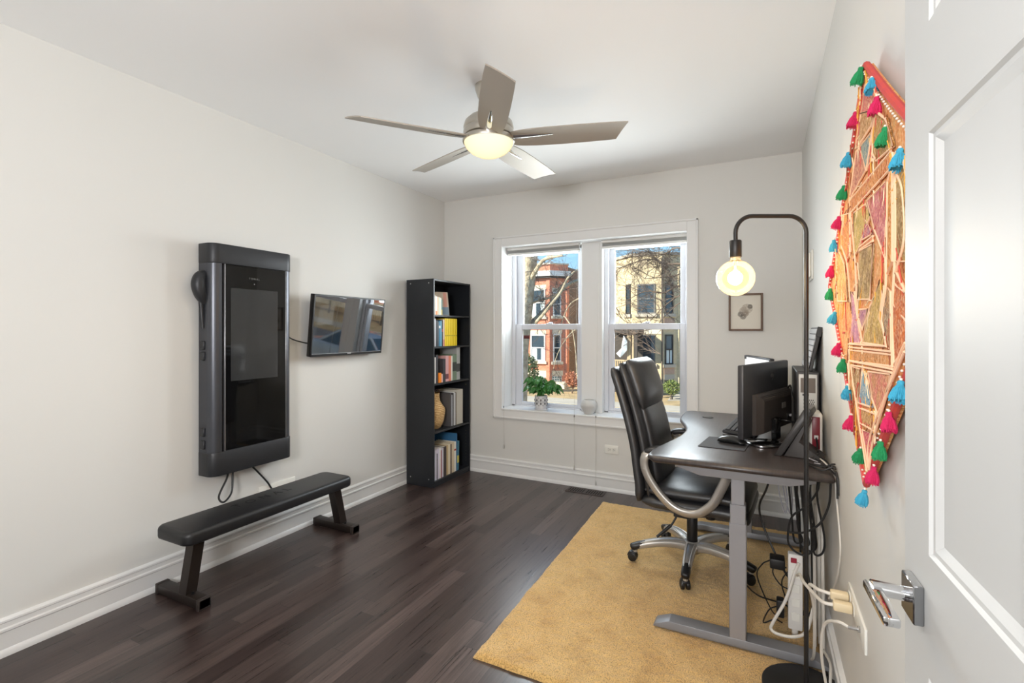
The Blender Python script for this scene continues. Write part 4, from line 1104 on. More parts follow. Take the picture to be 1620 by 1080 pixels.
# potted plant on the window stool
ZS = OZ0
ppx = onZ(856, 649, ZS); PX, PY = ppx.x, YB+.075
PX = -.302/1.0*0+ (PY*((856-CX)*_c-F_PX*_s)/((856-CX)*_s+F_PX*_c))
plant = thing('potted_plant', 'leafy green houseplant in a white pot with dark drop pattern on the window sill', 'potted plant', (PX, PY, ZS))
PW = mat('pot_white', (212, 212, 214), .4)
pot = B().lathe([(0, 0), (.050, 0), (.053, .004), (.055, .03), (.0575, .112), (.0565, .116), (.053, .114), (.051, .095), (0, .095)], (PX, PY, ZS+.012), 40).obj('pot', PW, plant)
B().lathe([(0, 0), (.056, 0), (.060, .006), (.061, .013), (.057, .013), (.055, .007), (0, .007)], (PX, PY, ZS+.0006), 40).obj('saucer', PW, plant)
b = B()
for r_, z in enumerate((.078, .048)):
    for k in range(9):
        a = 2*PI*(k+.0*(r_ % 2))/9+.2; rad = .0553+.002*(z/.1)
        b.ell((PX+rad*math.cos(a), PY+rad*math.sin(a), ZS+.012+z), (.0058, .0058, .0120), 10, 8)
for r_, z in enumerate((.098, .064, .030)):
    for k in range(9):
        a = 2*PI*(k+.5)/9+.2; rad = .0550+.002*(z/.1)
        b.ell((PX+rad*math.cos(a), PY+rad*math.sin(a), ZS+.012+z), (.0034, .0034, .0050), 8, 6)
b.obj('drop_pattern', mat('pattern_charcoal', (58, 58, 60), .5), pot)
B().lathe([(0, .0), (.0515, .0), (.0515, .004), (0, .008)], (PX, PY, ZS+.1), 24).obj('soil', mat('soil_brown', (50, 38, 30), .95), plant)
LEAF = mat('dark_leaf', (60, 116, 50), .25, var=(40, .6, (34, 78, 40)), spec=.6)
STEMM = mat('plant_stem', (96, 128, 64), .5)
rnd = random.Random(5)
def leaf(b, base, d, length, width, up=V((0, 0, 1)), droop=.35):
    d = V(d).normalized(); sd = d.cross(up).normalized()
    if sd.length < .5: sd = V((1, 0, 0))
    nm = sd.cross(d).normalized(); n = 7; L_ = []; Rr = []; Cc = []
    for i in range(n):
        t = i/(n-1); w_ = width*math.sin(PI*min(1, t*.92+.06))**.8*(1-.35*t)
        c0 = base+d*length*t-V((0, 0, 1))*droop*length*t*t
        Cc.append(c0); L_.append(c0+sd*w_+nm*w_*.25); Rr.append(c0-sd*w_+nm*w_*.25)
    vs = L_+Cc+Rr; fs = []
    for i in range(n-1): fs += [(i, i+1, n+i+1, n+i), (n+i, n+i+1, 2*n+i+1, 2*n+i)]
    b.add(vs, fs)
stems = B()
for k in range(17):
    a = 2*PI*k/17+rnd.uniform(-.2, .2); lean = rnd.uniform(.35, 1.2)
    hgt = rnd.uniform(.09, .185); r_ = .04+.05*lean
    if math.cos(a) > .75: r_ *= 1.5; hgt *= .7
    p0_ = V((PX+.022*math.cos(a), PY+.02*math.sin(a)*.8, ZS+.105)); p2_ = p0_+V((r_*math.cos(a), r_*math.sin(a)*.55, hgt))
    p1_ = (p0_+p2_)/2+V((-.3*r_*math.cos(a), 0, .035)); st = spl([p0_, p1_, p2_], 5); stems.tube(st, .0034, 6)
    lv_ = B()
    for i, q_ in enumerate(st[4:]):
        for s_ in (-1, 1):
            d = V((math.cos(a+s_*.9), math.sin(a+s_*.9)*.6-.25, .15+rnd.uniform(-.5, .2)))
            leaf(lv_, q_, d, rnd.uniform(.048, .066), rnd.uniform(.019, .025), up=V((rnd.uniform(-.4, .4), -1, .5)).normalized(), droop=rnd.uniform(.4, .8))
    leaf(lv_, st[-1], V((math.cos(a), math.sin(a)*.6-.2, -.2)), .066, .025, up=V((0, -1, .5)).normalized(), droop=.6)
    lv_.obj('leaf_spray', LEAF, plant, ang=80, fix=False)
stems.obj('stems', STEMM, plant)
# white ribbed vase
VX = PY*((931.5-CX)*_c-F_PX*_s)/((931.5-CX)*_s+F_PX*_c); VY = YB+.05
VX = VY*((931.5-CX)*_c-F_PX*_s)/((931.5-CX)*_s+F_PX*_c)
prof = [(0, 0), (.038, 0), (.042, .003)]
base = [(.042, .003), (.052, .022), (.064, .046), (.0705, .068), (.0705, .080), (.064, .098), (.054, .114), (.050, .120)]
for (r0, z0_), (r1, z1_) in zip(base, base[1:]):
    for k in range(4):
        t_ = k/4; prof.append((lerp(r0, r1, t_)+(.0012 if (k % 2 and z0_ > .06) else 0), lerp(z0_, z1_, t_)))
prof += [(.050, .120), (.048, .122), (.046, .119), (.058, .09), (.0, .03)]
vase = thing('vase', 'round white ribbed ceramic vase on the window sill', 'vase', (VX, VY, ZS))
B().lathe(prof, (VX, VY, ZS+.0006), 48).obj('ceramic_body', mat('ceramic_white', (200, 199, 196), .5), vase)
# ================================================================== TAPESTRY
TX = .232                      # face of the cloth, hung just off the wall
tap = thing('wall_tapestry', 'kite shaped orange embroidered patchwork wall hanging with coloured tassels beside the door', 'wall hanging', (XR, 1.6, .9))
def tp(u, v, d=0.): return onX(u, v, TX-d)
TOP, FAR, BOT = tp(1371, 102), tp(1314, 453), tp(1371, 766)
NEAR = V((TX, 2*TOP.y-FAR.y, FAR.z))
def embroid(name, col, col2, sc=90., fleck=None):
    if name in MATS: return MATS[name]
    n = NT(name); co = n.coord('Object', (1, 1, 1))
    v_ = n.n('TexVoronoi', {'Vector': co, 'Scale': sc*1.4}); ns = n.n('TexNoise', {'Vector': co, 'Scale': sc*.35, 'Detail': 5.})
    st = n.n('TexNoise', {'Vector': n.coord('Object', (300, 300, 70)), 'Scale': 1., 'Detail': 2., 'Distortion': 1.5})
    f = n.ramp(ns.outputs[0], [(.38, (0, 0, 0)), (.6, (1, 1, 1))])
    c_ = n.mix(f, lin(col), lin(col2))
    c_ = n.mix(n.ramp(st.outputs[0], [(.36, (.6, .6, .6)), (.48, (0, 0, 0))]), c_, lin(fleck or tuple(int(x*.6) for x in col2)))
    c_ = n.mix(n.ramp(st.outputs[0], [(.50, (0, 0, 0)), (.66, (.8, .8, .8))]), c_, lin((252, 220, 176)))
    bp = n.n('Bump', {'Height': n.math('ADD', st.outputs[0], v_.outputs[0]), 'Strength': .8, 'Distance': .006})
    b = n.bsdf(Base_Color=c_, Roughness=.85, Normal=bp); b.inputs['Specular IOR Level'].default_value = .25
    MATS[name] = n.m; return n.m
# cloth body
o_ = V((.020, 0, 0))
def edge_pts(a, b_, n, sag): 
    c_ = (TOP+BOT)/2
    return [a.lerp(b_, i/n)+(c_-a.lerp(b_, i/n)).normalized()*sag*math.sin(PI*i/n) for i in range(n)]
ol = edge_pts(TOP, FAR, 14, .010)+edge_pts(FAR, BOT, 14, .004)+edge_pts(BOT, NEAR, 14, .004)+edge_pts(NEAR, TOP, 14, .010)
n = len(ol); b = B()
cc = (TOP+BOT)/2
rings = [[p+V((.014, 0, 0)) for p in ol], ol, [p.lerp(cc, .12)+V((-.004, 0, 0)) for p in ol], [p.lerp(cc, .5)+V((-.006, 0, 0)) for p in ol], [p.lerp(cc, .97)+V((-.006, 0, 0)) for p in ol]]
ring_solid(b, rings)
cloth = b.obj('cloth', embroid('cloth_gold', (240, 178, 104), (236, 146, 82), 70, (176, 110, 62)), tap, ang=70)
# patches: outlines as seen in three close views, put on the plane of the cloth
A_ = lambda x, y: (1290+x/2.7, 80+y/2.7)
B_ = lambda x, y: (1290+x/2.842, 440+y/2.842)
P6 = lambda x, y: (1310+x/6.754, 300+y/6.754)
P7 = lambda x, y: (1310+x/6.754, 440+y/6.754)
P8 = lambda x, y: (1310+x/4.908, 580+y/4.908)
patches = [
 ('pink_patch', (228, 120, 104), (214, 96, 96), A_, [(212, 150), (240, 128), (262, 190), (254, 252), (196, 268)]),
 ('tan_patch', (214, 158, 100), (190, 128, 72), A_, [(196, 268), (254, 252), (240, 320), (190, 400), (172, 420)]),
 ('brown_patch', (170, 112, 52), (196, 146, 70), A_, [(262, 262), (300, 290), (332, 410), (262, 470), (245, 440), (246, 340)]),
 ('steel_blue_patch', (112, 150, 164), (150, 164, 150), A_, [(240, 350), (190, 412), (218, 512), (242, 470)]),
 ('rose_patch', (220, 134, 110), (196, 110, 96), A_, [(176, 430), (192, 416), (216, 512), (156, 620), (146, 640)]),
 ('orange_band', (236, 146, 62), (214, 116, 52), A_, [(146, 642), (326, 428), (338, 486), (150, 694)]),
 ('blush_patch', (226, 126, 138), (206, 84, 96), A_, [(304, 558), (222, 642), (252, 760), (298, 882)]),
 ('yellow_patch', (226, 190, 98), (200, 170, 84), A_, [(166, 692), (216, 655), (236, 706), (206, 790), (184, 850), (162, 890)]),
 ('violet_patch', (178, 100, 142), (214, 96, 110), A_, [(216, 720), (194, 812), (242, 784)]),
 ('rust_bar', (224, 112, 62), (236, 140, 80), A_, [(190, 838), (246, 792), (246, 812), (190, 850)]),
 ('sequin_patch', (140, 100, 48), (196, 160, 96), A_, [(188, 856), (246, 826), (234, 1062), (182, 1062)]),
 ('amber_strip', (240, 152, 60), (222, 124, 54), A_, [(118, 702), (146, 694), (150, 860), (134, 900), (112, 830)]),
 ('apricot_strip', (238, 158, 66), (220, 130, 60), A_, [(310, 560), (330, 480), (330, 900), (306, 960)]),
 ('olive_side', (186, 146, 78), (160, 120, 66), A_, [(338, 486), (378, 470), (410, 620), (410, 900), (340, 900)]),
 ('tangerine_patch', (236, 120, 48), (206, 92, 44), A_, [(344, 940), (410, 1080), (410, 1180), (334, 1080)]),
 ('honey_patch', (236, 186, 104), (216, 150, 84), A_, [(100, 850), (124, 910), (140, 1070), (96, 1070), (88, 960)]),
 ('lilac_patch', (230, 150, 186), (206, 130, 170), B_, [(160, 60), (176, 84), (206, 292), (156, 292), (166, 200)]),
 ('plum_patch', (186, 108, 158), (206, 140, 150), B_, [(198, 140), (236, 138), (212, 232), (196, 176)]),
 ('mustard_patch', (222, 182, 92), (186, 142, 66), B_, [(292, 10), (302, 84), (290, 180), (318, 306), (214, 290), (226, 204), (250, 120)]),
 ('mosaic_strip', (196, 136, 78), (150, 120, 100), B_, [(312, 30), (340, 60), (342, 330), (322, 306), (300, 190)]),
 ('flame_patch', (236, 120, 46), (206, 92, 40), B_, [(352, 20), (414, 70), (414, 300), (356, 384), (346, 150)]),
 ('orange_frieze', (238, 150, 70), (206, 130, 60), B_, [(150, 322), (346, 344), (346, 396), (154, 370)]),
 ('pale_blue_patch', (104, 160, 194), (130, 170, 190), B_, [(214, 404), (240, 478), (252, 580), (194, 560), (206, 470)]),
 ('coral_patch', (232, 118, 112), (216, 140, 92), B_, [(238, 420), (342, 432), (286, 622), (256, 540)]),
 ('bronze_patch', (190, 146, 86), (170, 120, 70), B_, [(160, 394), (204, 410), (188, 560), (170, 480)]),
 ('sand_frieze', (220, 160, 90), (200, 140, 76), B_, [(196, 582), (270, 610), (276, 692), (204, 652)]),
 ('salmon_tip', (236, 104, 116), (220, 80, 100), B_, [(212, 682), (268, 704), (240, 850)]),
]
CORDP = mat('peach_cord', (252, 206, 168), .8)
for i, (nm, c1, c2, fr_, poly) in enumerate(patches):
    P2 = [tp(*fr_(x, y), .0095) for x, y in poly]
    c_ = sum(P2, V())/len(P2); b = B()
    m = len(P2); vs = [p+V((.004, 0, 0)) for p in P2]+P2+[c_+V((-.004, 0, 0))]
    fs = [(k, (k+1) % m, m+(k+1) % m, m+k) for k in range(m)]+[(m+k, m+(k+1) % m, 2*m) for k in range(m)]
    b.add(vs, fs)
    po = b.obj(nm, embroid('embroid_'+nm, c1, c2, 80), cloth, ang=70)
    B().tube(P2, .0027, 6, closed=True).obj('couched_cord', CORDP, cloth)
for fr_, pts in ((B_, [(150, 296), (320, 306)]), (B_, [(152, 310), (345, 330)]), (B_, [(150, 372), (345, 408)]), (B_, [(160, 390), (342, 424)]), (B_, [(400, 330), (250, 700), (236, 850)]), (B_, [(404, 290), (360, 400), (262, 720), (240, 860)]),
                 (B_, [(160, 394), (196, 640), (232, 870)]), (B_, [(344, 120), (346, 400)]), (B_, [(176, 60), (210, 290)]), (A_, [(340, 480), (342, 800), (330, 1080)]), (A_, [(150, 694), (170, 900), (176, 1080)]), (A_, [(330, 436), (346, 520), (372, 600), (380, 800), (345, 940)]),
                 (A_, [(262, 262), (244, 340), (218, 512)]), (A_, [(110, 830), (134, 900), (150, 1075)]), (A_, [(300, 880), (302, 980), (292, 1090)])):
    B().tube(spl([tp(*fr_(x, y), .0115) for x, y in pts], 5), .0025, 6).obj('couched_cord', CORDP, cloth)
# dense running stitch over the ground of the cloth
rnd = random.Random(17); ST = [mat('stitch_cream', (252, 226, 186), .85), mat('stitch_brown', (150, 84, 48), .85), mat('stitch_gold', (232, 170, 70), .85), mat('stitch_red', (206, 84, 70), .85)]
sb = B()
for i in range(150):
    f_ = rnd.uniform(.05, .92); side_ = rnd.uniform(-.9, .9); zc_ = lerp(TOP.z, BOT.z, f_)
    wy = (FAR.y-TOP.y)*min((TOP.z-zc_)/(TOP.z-FAR.z), (zc_-BOT.z)/(FAR.z-BOT.z)); yc_ = TOP.y+wy*side_*.9
    a = rnd.choice((0, .15, -.2, .6, -.6, PI/2))+rnd.uniform(-.1, .1); L_ = rnd.uniform(.04, .13)
    pts = []
    for k in range(7):
        t = (k/6-.5)*L_; y = yc_+t*math.sin(a)+.003*math.sin(k*2.1); z = zc_+t*math.cos(a)+.003*math.cos(k*1.7)
        w_ = (FAR.y-TOP.y)*min((TOP.z-z)/(TOP.z-FAR.z), (z-BOT.z)/(FAR.z-BOT.z))*.93
        if abs(y-TOP.y) < w_: pts.append(V((TX-.0105, y, z)))
    if len(pts) > 3: sb.cur = i % 4; sb.tube(pts, .0014, 5)
tag(sb.obj('running_stitch', ST, cloth), kind='stuff')
# piping and beads along the edge
PIPE = mat('red_piping', (206, 74, 56), .75, var=(60, .5, (190, 60, 84)))
B().tube(ol, .0085, 8, closed=True).obj('edge_piping', PIPE, tap)
bd = B()
for i in range(n):
    for t in (.0, .33, .66):
        p = ol[i].lerp(ol[(i+1) % n], t); q_ = p.lerp(cc, .035); q_.x = TX-.006
        bd.ell(q_, .0026, 8, 6)
tag(bd.obj('bead_trim', mat('bead_white', (236, 226, 212), .35), tap), kind='stuff')
# tassels
TC = {'g': mat('tassel_green', (32, 140, 84), .9, bump=(160, .8, .004)), 'b': mat('tassel_turquoise', (60, 160, 192), .9, bump=(160, .8, .004)), 'm': mat('tassel_magenta', (200, 32, 88), .9, bump=(160, .8, .004))}
def tassel(u, v, k, far, s=1.):
    p = tp(u, v, .012); rnd = random.Random(int(u*10+v))
    top = p+V((0, 0, .026*s))
    M = Matrix.Translation(top) @ Matrix.Rotation(rnd.uniform(-.35, .35)+(.25 if far else -.05), 4, 'X') @ Matrix.Rotation(rnd.uniform(.0, .25), 4, 'Y')
    b = B()
    b.lathe([(0, -.052*s), (.016*s, -.053*s), (.0205*s, -.050*s), (.0195*s, -.040*s), (.0145*s, -.020*s), (.010*s, -.010*s), (.0085*s, -.006*s), (.0095*s, -.002*s), (.008*s, .004*s), (0, .006*s)], (0, 0, 0), 26, None, lambda a, z: 1+.10*math.sin(13*a+2)*(z < -.012*s)+.06*math.sin(5*a))
    for i in range(26):
        a = 2*PI*i/26; r_ = .017*s
        b.tube([(r_*.5*math.cos(a), r_*.5*math.sin(a), -.012*s), (r_*math.cos(a), r_*math.sin(a), -.036*s), (r_*1.15*math.cos(a+.1), r_*1.15*math.sin(a+.1), -(.054+rnd.uniform(0, .008))*s)], [.0014, .0017, .0010], 4)
    b.xf(M); t_ = b.obj('tassel', TC[k], tap)
    B().ell(top+V((0, 0, .009*s)), .0045*s, 10, 7).obj('tassel_bead', mat('bead_white', (236, 226, 212)), t_)
for fr_, L_ in ((A_, ((195, 105, 'g', 1), (240, 155, 'b', 0), (262, 235, 'm', 0), (172, 295, 'm', 1), (298, 368, 'g', 0), (362, 465, 'b', 0), (142, 465, 'b', 1), (123, 605, 'g', 1), (102, 735, 'm', 1), (80, 833, 'b', 1), (68, 943, 'm', 1), (63, 1040, 'g', 1))),
               (B_, ((88, 178, 'b', 1), (105, 320, 'm', 1), (125, 393, 'g', 1), (145, 515, 'b', 1), (162, 650, 'm', 1), (203, 803, 'g', 1), (385, 510, 'b', 0), (330, 645, 'm', 0), (293, 775, 'g', 0), (263, 885, 'm', 0), (222, 988, 'b', 0)))):
    for x, y, k, far in L_: tassel(*fr_(x, y), k, far, .62 if not far else .66)
B().tube([tp(1371, 766), tp(1370, 778)], .0012, 5).obj('hanging_thread', CORDP, tap)
# ================================================================== CABLES, WALL PLATE, POWER STRIP
WHC = mat('white_cable', (216, 212, 204), .5); CRC = mat('cream_plug', (226, 208, 172), .5); GRC = mat('grey_cable', (150, 150, 156), .45)
X1 = XR-.03
wp = thing('wall_plate', 'white double wall plate with plugs low on the wall between tapestry and baseboard', 'wall plate', (XR, 1.78, .5))
B().box((XR-.007, 1.632, .463), (XR, 1.925, .533), .002, 2).obj('cover_plate', PLATE, wp)
for y in (1.885, 1.815): B().box((XR-.009, y-.017, .481), (XR-.006, y+.017, .515), .001, 1).obj('socket_face', mat('socket_white', (226, 225, 218)), wp)
jk = B().cyl((XR-.035, 1.70, .497), (XR-.005, 1.70, .497), .0055, seg=12).cyl((XR-.012, 1.70, .497), (XR-.006, 1.70, .497), .010, seg=6); jk.obj('coax_jack', ALU, wp)
def plug_cord(y, pts, lab):
    t = thing('wall_plug_cable', lab, 'power cord', (XR-.01, y, .49), 0, 'white power cords by the wall')
    B().box((XR-.060, y-.014, .484), (XR-.0095, y+.014, .512), .006, 2).obj('plug', CRC, t)
    B().tube(spl([(XR-.058, y, .498)]+pts, 7), .0055, 8).obj('cord', WHC, t)
plug_cord(1.885, [(XR-.09, 1.90, .497), (XR-.11, 1.98, .47), (XR-.09, 2.08, .36), (XR-.08, 2.16, .20), (XR-.08, 2.24, .07), (XR-.10, 2.33, .035)], 'white power cord plugged into the far socket of the wall plate')
plug_cord(1.815, [(XR-.085, 1.83, .492), (XR-.105, 1.92, .475), (XR-.125, 2.02, .46), (XR-.13, 2.12, .44), (XR-.135, 2.20, .40)], 'white power cord plugged into the near socket of the wall plate')
cable('coax_cable', [(XR-.034, 1.70, .497), (XR-.06, 1.72, .495), (XR-.085, 1.79, .44), (XR-.085, 1.86, .30), (XR-.055, 1.93, .12), (XR-.0305, 1.96, .045), (XR-.0300, 2.06, .020)], .0045, WHC, 'white coax cable curving down from the near end of the wall plate', 'cable')
# power strip fixed upright behind the lamp pole
ps = thing('power_strip', 'white power strip with adapters plugged in, behind the lower lamp pole', 'power strip', (.17, 2.42, .03))
B().box((.140, 2.40, .08), (.195, 2.44, .40), .006, 2).obj('strip_body', mat('strip_white', (222, 220, 216), .45), ps)
B().box((.150, 2.396, .365), (.172, 2.401, .385), .001, 1).obj('red_switch', mat('switch_red', (150, 40, 60), .4), ps)
for z in (.12, .18, .24, .30): B().box((.152, 2.397, z), (.184, 2.401, z+.034), .001, 1).obj('strip_socket', mat('socket_white', (226, 225, 218)), ps)
B().box((.156, 2.438, .03), (.180, 2.452, .09), .004, 1).obj('strip_foot', mat('strip_white', (222, 220, 216)), ps)
for (x, y, z, dx, dy, dz, lab) in ((.062, 2.50, .315, .06, .07, .045, 'black power adapter left of the white power strip'), (.150, 2.50, .30, .038, .05, .09, 'black power adapter right behind the white power strip'), (.072, 2.43, .15, .03, .045, .075, 'black power adapter lowest beside the power strip')):
    t = thing('power_adapter', lab, 'power adapter', (x, y, z), 0, 'black power adapters')
    B().cbox((x, y, z), (dx, dy, dz), .006, 2).obj('adapter_body', BLK, t)
    B().tube(spl([(x-dx/2, y, z), (x-dx/2-.03, y-.01, z-.02), (x-dx/2-.05, y+.03, z-.10), (x-.02, y+.06, .06), (x+.01, y+.1, .032)], 6), .003, 6).obj('adapter_cord', BLK, t)
ps.location.x -= .040
# white loop from the strip round over the desk foot
B().tube(spl([(.140, 2.395, .37), (.125, 2.39, .33), (.09, 2.36, .22), (.045, 2.34, .13), (.035, 2.34, .095), (.06, 2.33, .085), (.12, 2.33, .09), (.165, 2.36, .11), (.19, 2.38, .20)], 8), .0062, 8).obj('strip_cord', WHC, ps)
for i, (dy, z0) in enumerate(((.0, .52), (.05, .62), (.10, .58), (.02, .46))):
    labs = ('shortest-arched white cord rising and falling along the wall below the tapestry', 'tall white cord loop along the wall, nearest the desk foot', 'tall white cord loop along the wall, behind the other loops', 'low inner white cord loop beside the power strip')
    cable('white_cable', [(X1-.002-.009*i, 2.37+dy, .04), (X1-.002-.009*i, 2.37+dy, .20), (X1-.001-.009*i, 2.41+dy, z0-.06), (X1-.001-.009*i, 2.44+dy, z0), (X1-.001-.009*i, 2.43+dy, z0-.10), (X1-.002-.009*i, 2.40+dy, .22), (X1-.002-.009*i, 2.385+dy, .06)], .0052, WHC, labs[i], 'cord', 'white power cords by the wall')
cable('white_cable', [(X1-.006, 2.36, .05), (X1+.004, 2.20, .09), (X1-.006, 2.10, .06), (X1+.001, 1.98, .045), (X1+.001, 1.90, .038)], .0050, WHC, 'white cord lying on the floor along the baseboard near the lamp base', 'cord', 'white power cords by the wall')
cable('ethernet_cable', [(.19, 2.50, DT+.02), (.212, 2.43, DT+.012), (.230, 2.34, DT+.008), (.2505, 2.27, DT-.01), (.2520, 2.20, .70), (.252, 2.13, .62), (.252, 2.11, .55), (.250, 2.16, .45), (.246, 2.22, .38), (.235, 2.28, .30)], .0034, WHC, 'long white cable running over the desk edge and down the wall', 'cable')
# black cords under the desk
G_ = 'black cords under the desk'
def bc(pts, lab, r=.0036): cable('black_cord', pts, r, BLK, lab, 'cord', G_)
bc([(.05, 2.60, DT-.07), (.045, 2.60, .70), (.02, 2.62, .60), (-.01, 2.66, .50), (.01, 2.66, .40), (.08, 2.60, .26), (.14, 2.52, .20)], 'black cord kinking left, hanging clear of the bundle under the desk', .0048)
bc([(-.118, 2.33, .40), (-.07, 2.45, .22), (-.02, 2.60, .10), (.04, 2.68, .05), (.10, 2.70, .034), (.15, 2.60, .034)], 'thin black cord from the desk leg dropping to the rug', .0036)
rn = random.Random(3)
for i, lab in enumerate(('black cord hanging in the bundle nearest the wall', 'black cord hanging just left of the bundle nearest the wall', 'black cord third from the wall, hanging beneath the desk corner', 'black cord fourth from the wall, hanging beneath the desk corner')):
    x = .215-.022*i; y = 2.40+.034*i
    bc([(x, y-.005, DT-.035), (x-.01, y-.005, .66), (x+.015-.008*i, y-.005, .50), (x+.010, y-.003, .43), (x-.02, y, .42), (x-.03, y+.004, .52), (x-.04, y+.006, .64), (x-.05, y+.006, DT-.034)], lab, .0042)
bc([(.21, 2.33, DT-.032), (.20, 2.33, .70), (.16, 2.335, .63), (.11, 2.35, .57), (.10, 2.36, .46), (.15, 2.36, .42), (.19, 2.355, .46), (.185, 2.35, .56)], 'black cord curving from the desk corner across behind the lamp pole', .0042)
bc([(.236, 2.235, DT-.032), (.230, 2.235, .68), (.20, 2.24, .60), (.15, 2.26, .55), (.10, 2.29, .53)], 'black cord closest to the desk corner, curving down to the left', .0042)
for i, lab in enumerate(('black cord falling straight behind the lamp pole to the power strip', 'black cord falling beside the lamp pole down to the adapters', 'rightmost of the black cords falling to the floor by the baseboard')):
    x = .145+.022*i
    bc([(x, 2.59, DT-.034), (x-.006, 2.585, .66), (x+.006, 2.575, .54), (x+.010, 2.57, .40), (x+.012, 2.57, .25), (x+.008+.004*i, 2.585, .12), (x+.004, 2.63, .04)], lab, .0042)
for i, lab in enumerate(('grey looped cable hanging under the desk, left strand', 'grey looped cable hanging under the desk, right strand')):
    x = .085+.02*i; cable('grey_cable', [(x, 2.62, DT-.07), (x-.012, 2.62, .70), (x-.018, 2.61, .64), (x-.005, 2.60, .56), (x+.012, 2.59, .51), (x+.02, 2.60, .56), (x+.012, 2.61, .66), (x+.008, 2.62, DT-.07)], .0030, GRC, lab, 'cable', 'grey cables under the desk')
bc([(.10, 2.56, .27), (.06, 2.54, .285), (.045, 2.53, .25), (.075, 2.50, .215), (.115, 2.48, .21)], 'small black cord loop left of the power strip', .0030)
# black cords on the desk top
G_ = 'black cords on the desk top'
bc([(.213, 2.545, .885), (.215, 2.50, .845), (.20, 2.43, .815), (.21, 2.35, .812), (.232, 2.26, .812), (.241, 2.20, .8125), (.2505, 2.168, .80), (.2515, 2.16, .74)], 'black cord from the modem running over the desk corner', .0036)
bc([(.17, 2.52, .813), (.20, 2.46, .819), (.228, 2.36, .823), (.238, 2.26, .821), (.2445, 2.215, .820), (.2520, 2.20, .80), (.252, 2.19, .72)], 'black cord lying against the wall along the desk', .0036)
bc([(.165, 2.30, .811), (.19, 2.245, .812), (.21, 2.225, .812), (.235, 2.225, .826), (.246, 2.22, .832), (.248, 2.20, .828)], 'black cord looping near the front corner of the desk', .0034)
bc([(.165, 2.33, .811), (.185, 2.27, .818), (.215, 2.25, .820), (.24, 2.24, .834), (.25, 2.235, .838)], 'second black cord looping near the front corner of the desk', .0034)
bc([(.18, 2.56, .82), (.15, 2.50, .83), (.165, 2.45, .815), (.20, 2.44, .824), (.22, 2.48, .816), (.20, 2.54, .83)], 'tangled black cord behind the desk phone', .0036)
bc([(.14, 2.60, .815), (.17, 2.55, .835), (.205, 2.50, .828), (.215, 2.43, .834), (.18, 2.41, .814), (.15, 2.46, .812)], 'tangled black cord beside the modem on the desk', .0036)
cable('clear_cable', [(.17, 2.42, .812), (.20, 2.37, .811), (.215, 2.35, .811), (.21, 2.33, .811), (.19, 2.335, .811)], .0028, GRC, 'short grey cable loop on the desk right of the phone', 'cable')
bc([(.125, 3.02, 1.04), (.134, 2.95, 1.06), (.140, 2.90, 1.0), (.138, 2.84, .90), (.135, 2.80, .83)], 'black cord arching out behind the large monitor, upper one', .0042)
bc([(.142, 2.97, .99), (.144, 2.91, 1.01), (.144, 2.86, .95), (.142, 2.80, .87), (.138, 2.70, .82)], 'black cord arching out behind the large monitor, lower one', .0042)
p0_ = Mb @ V((L*.55, -.0655, .057)); p1_ = Mb @ V((L*.78, -.064, .064))
cable('monitor_cable', [p0_, p0_+V((.03, -.012, 0)), p0_+V((.07, .02, -.012)), p0_+V((.075, .07, -.03)), p0_+V((.06, .12, -.06))], .0046, BLK, 'black cable plugged low into the back of the large monitor', 'cable')
cable('monitor_cable', [p1_, p1_+V((.022, -.010, .003)), p1_+V((.034, .0, -.01)), p1_+V((.036, .02, -.04))], .0070, GRC, 'thick grey plug and cable on the back of the large monitor', 'cable')
# ================================================================== OUTSIDE: the street seen through the windows
GZ = -1.90
def brick(name, c1, c2, mortar, w=.22, h=.072):
    n = NT(name)
    tc = n.n('TexCoord'); sp_ = n.n('SeparateXYZ', {0: tc.outputs['Object']})
    hx = n.math('ADD', sp_.outputs[0], n.math('MULTIPLY', sp_.outputs[1], .97))
    v_ = n.n('CombineXYZ', {0: hx, 1: sp_.outputs[2]})
    bk_ = n.n('TexBrick', {'Vector': v_, 'Color1': lin(c1), 'Color2': lin(c2), 'Mortar': lin(mortar), 'Scale': 1., 'Mortar Size': .008, 'Brick Width': w, 'Row Height': h, 'Bias': 0.})
    ns = n.n('TexNoise', {'Vector': n.coord('Object', (1.2, 1.2, 1.2)), 'Scale': 1., 'Detail': 4.})
    n.bsdf(Base_Color=n.mix(.35, bk_.outputs[0], n.ramp(ns.outputs[0], [(.3, (.6, .6, .6)), (.7, (1.1, 1.1, 1.1))]), 'MULTIPLY'), Roughness=.9)
    return n.m
REDB = brick('red_brick', (222, 142, 112), (206, 120, 92), (206, 160, 138)); BROWNB = brick('brown_common_brick', (140, 112, 92), (118, 92, 76), (150, 132, 116)); CREAMB = brick('cream_brick', (224, 204, 166), (212, 190, 150), (206, 190, 160))
STONE = mat('limestone', (222, 212, 192), .85, var=(3, .3)); WHTP = mat('painted_white', (232, 230, 226), .6); GSTONE = mat('grey_stone', (186, 176, 160), .85)
WGL = mat('house_glass', (52, 66, 76), .05, spec=1.); ROOFD = mat('roof_dark', (58, 54, 54), .8); CURT = mat('curtain_white', (200, 212, 214), .8)
def zt(v, y, u=860): return onY(u, v, y).z
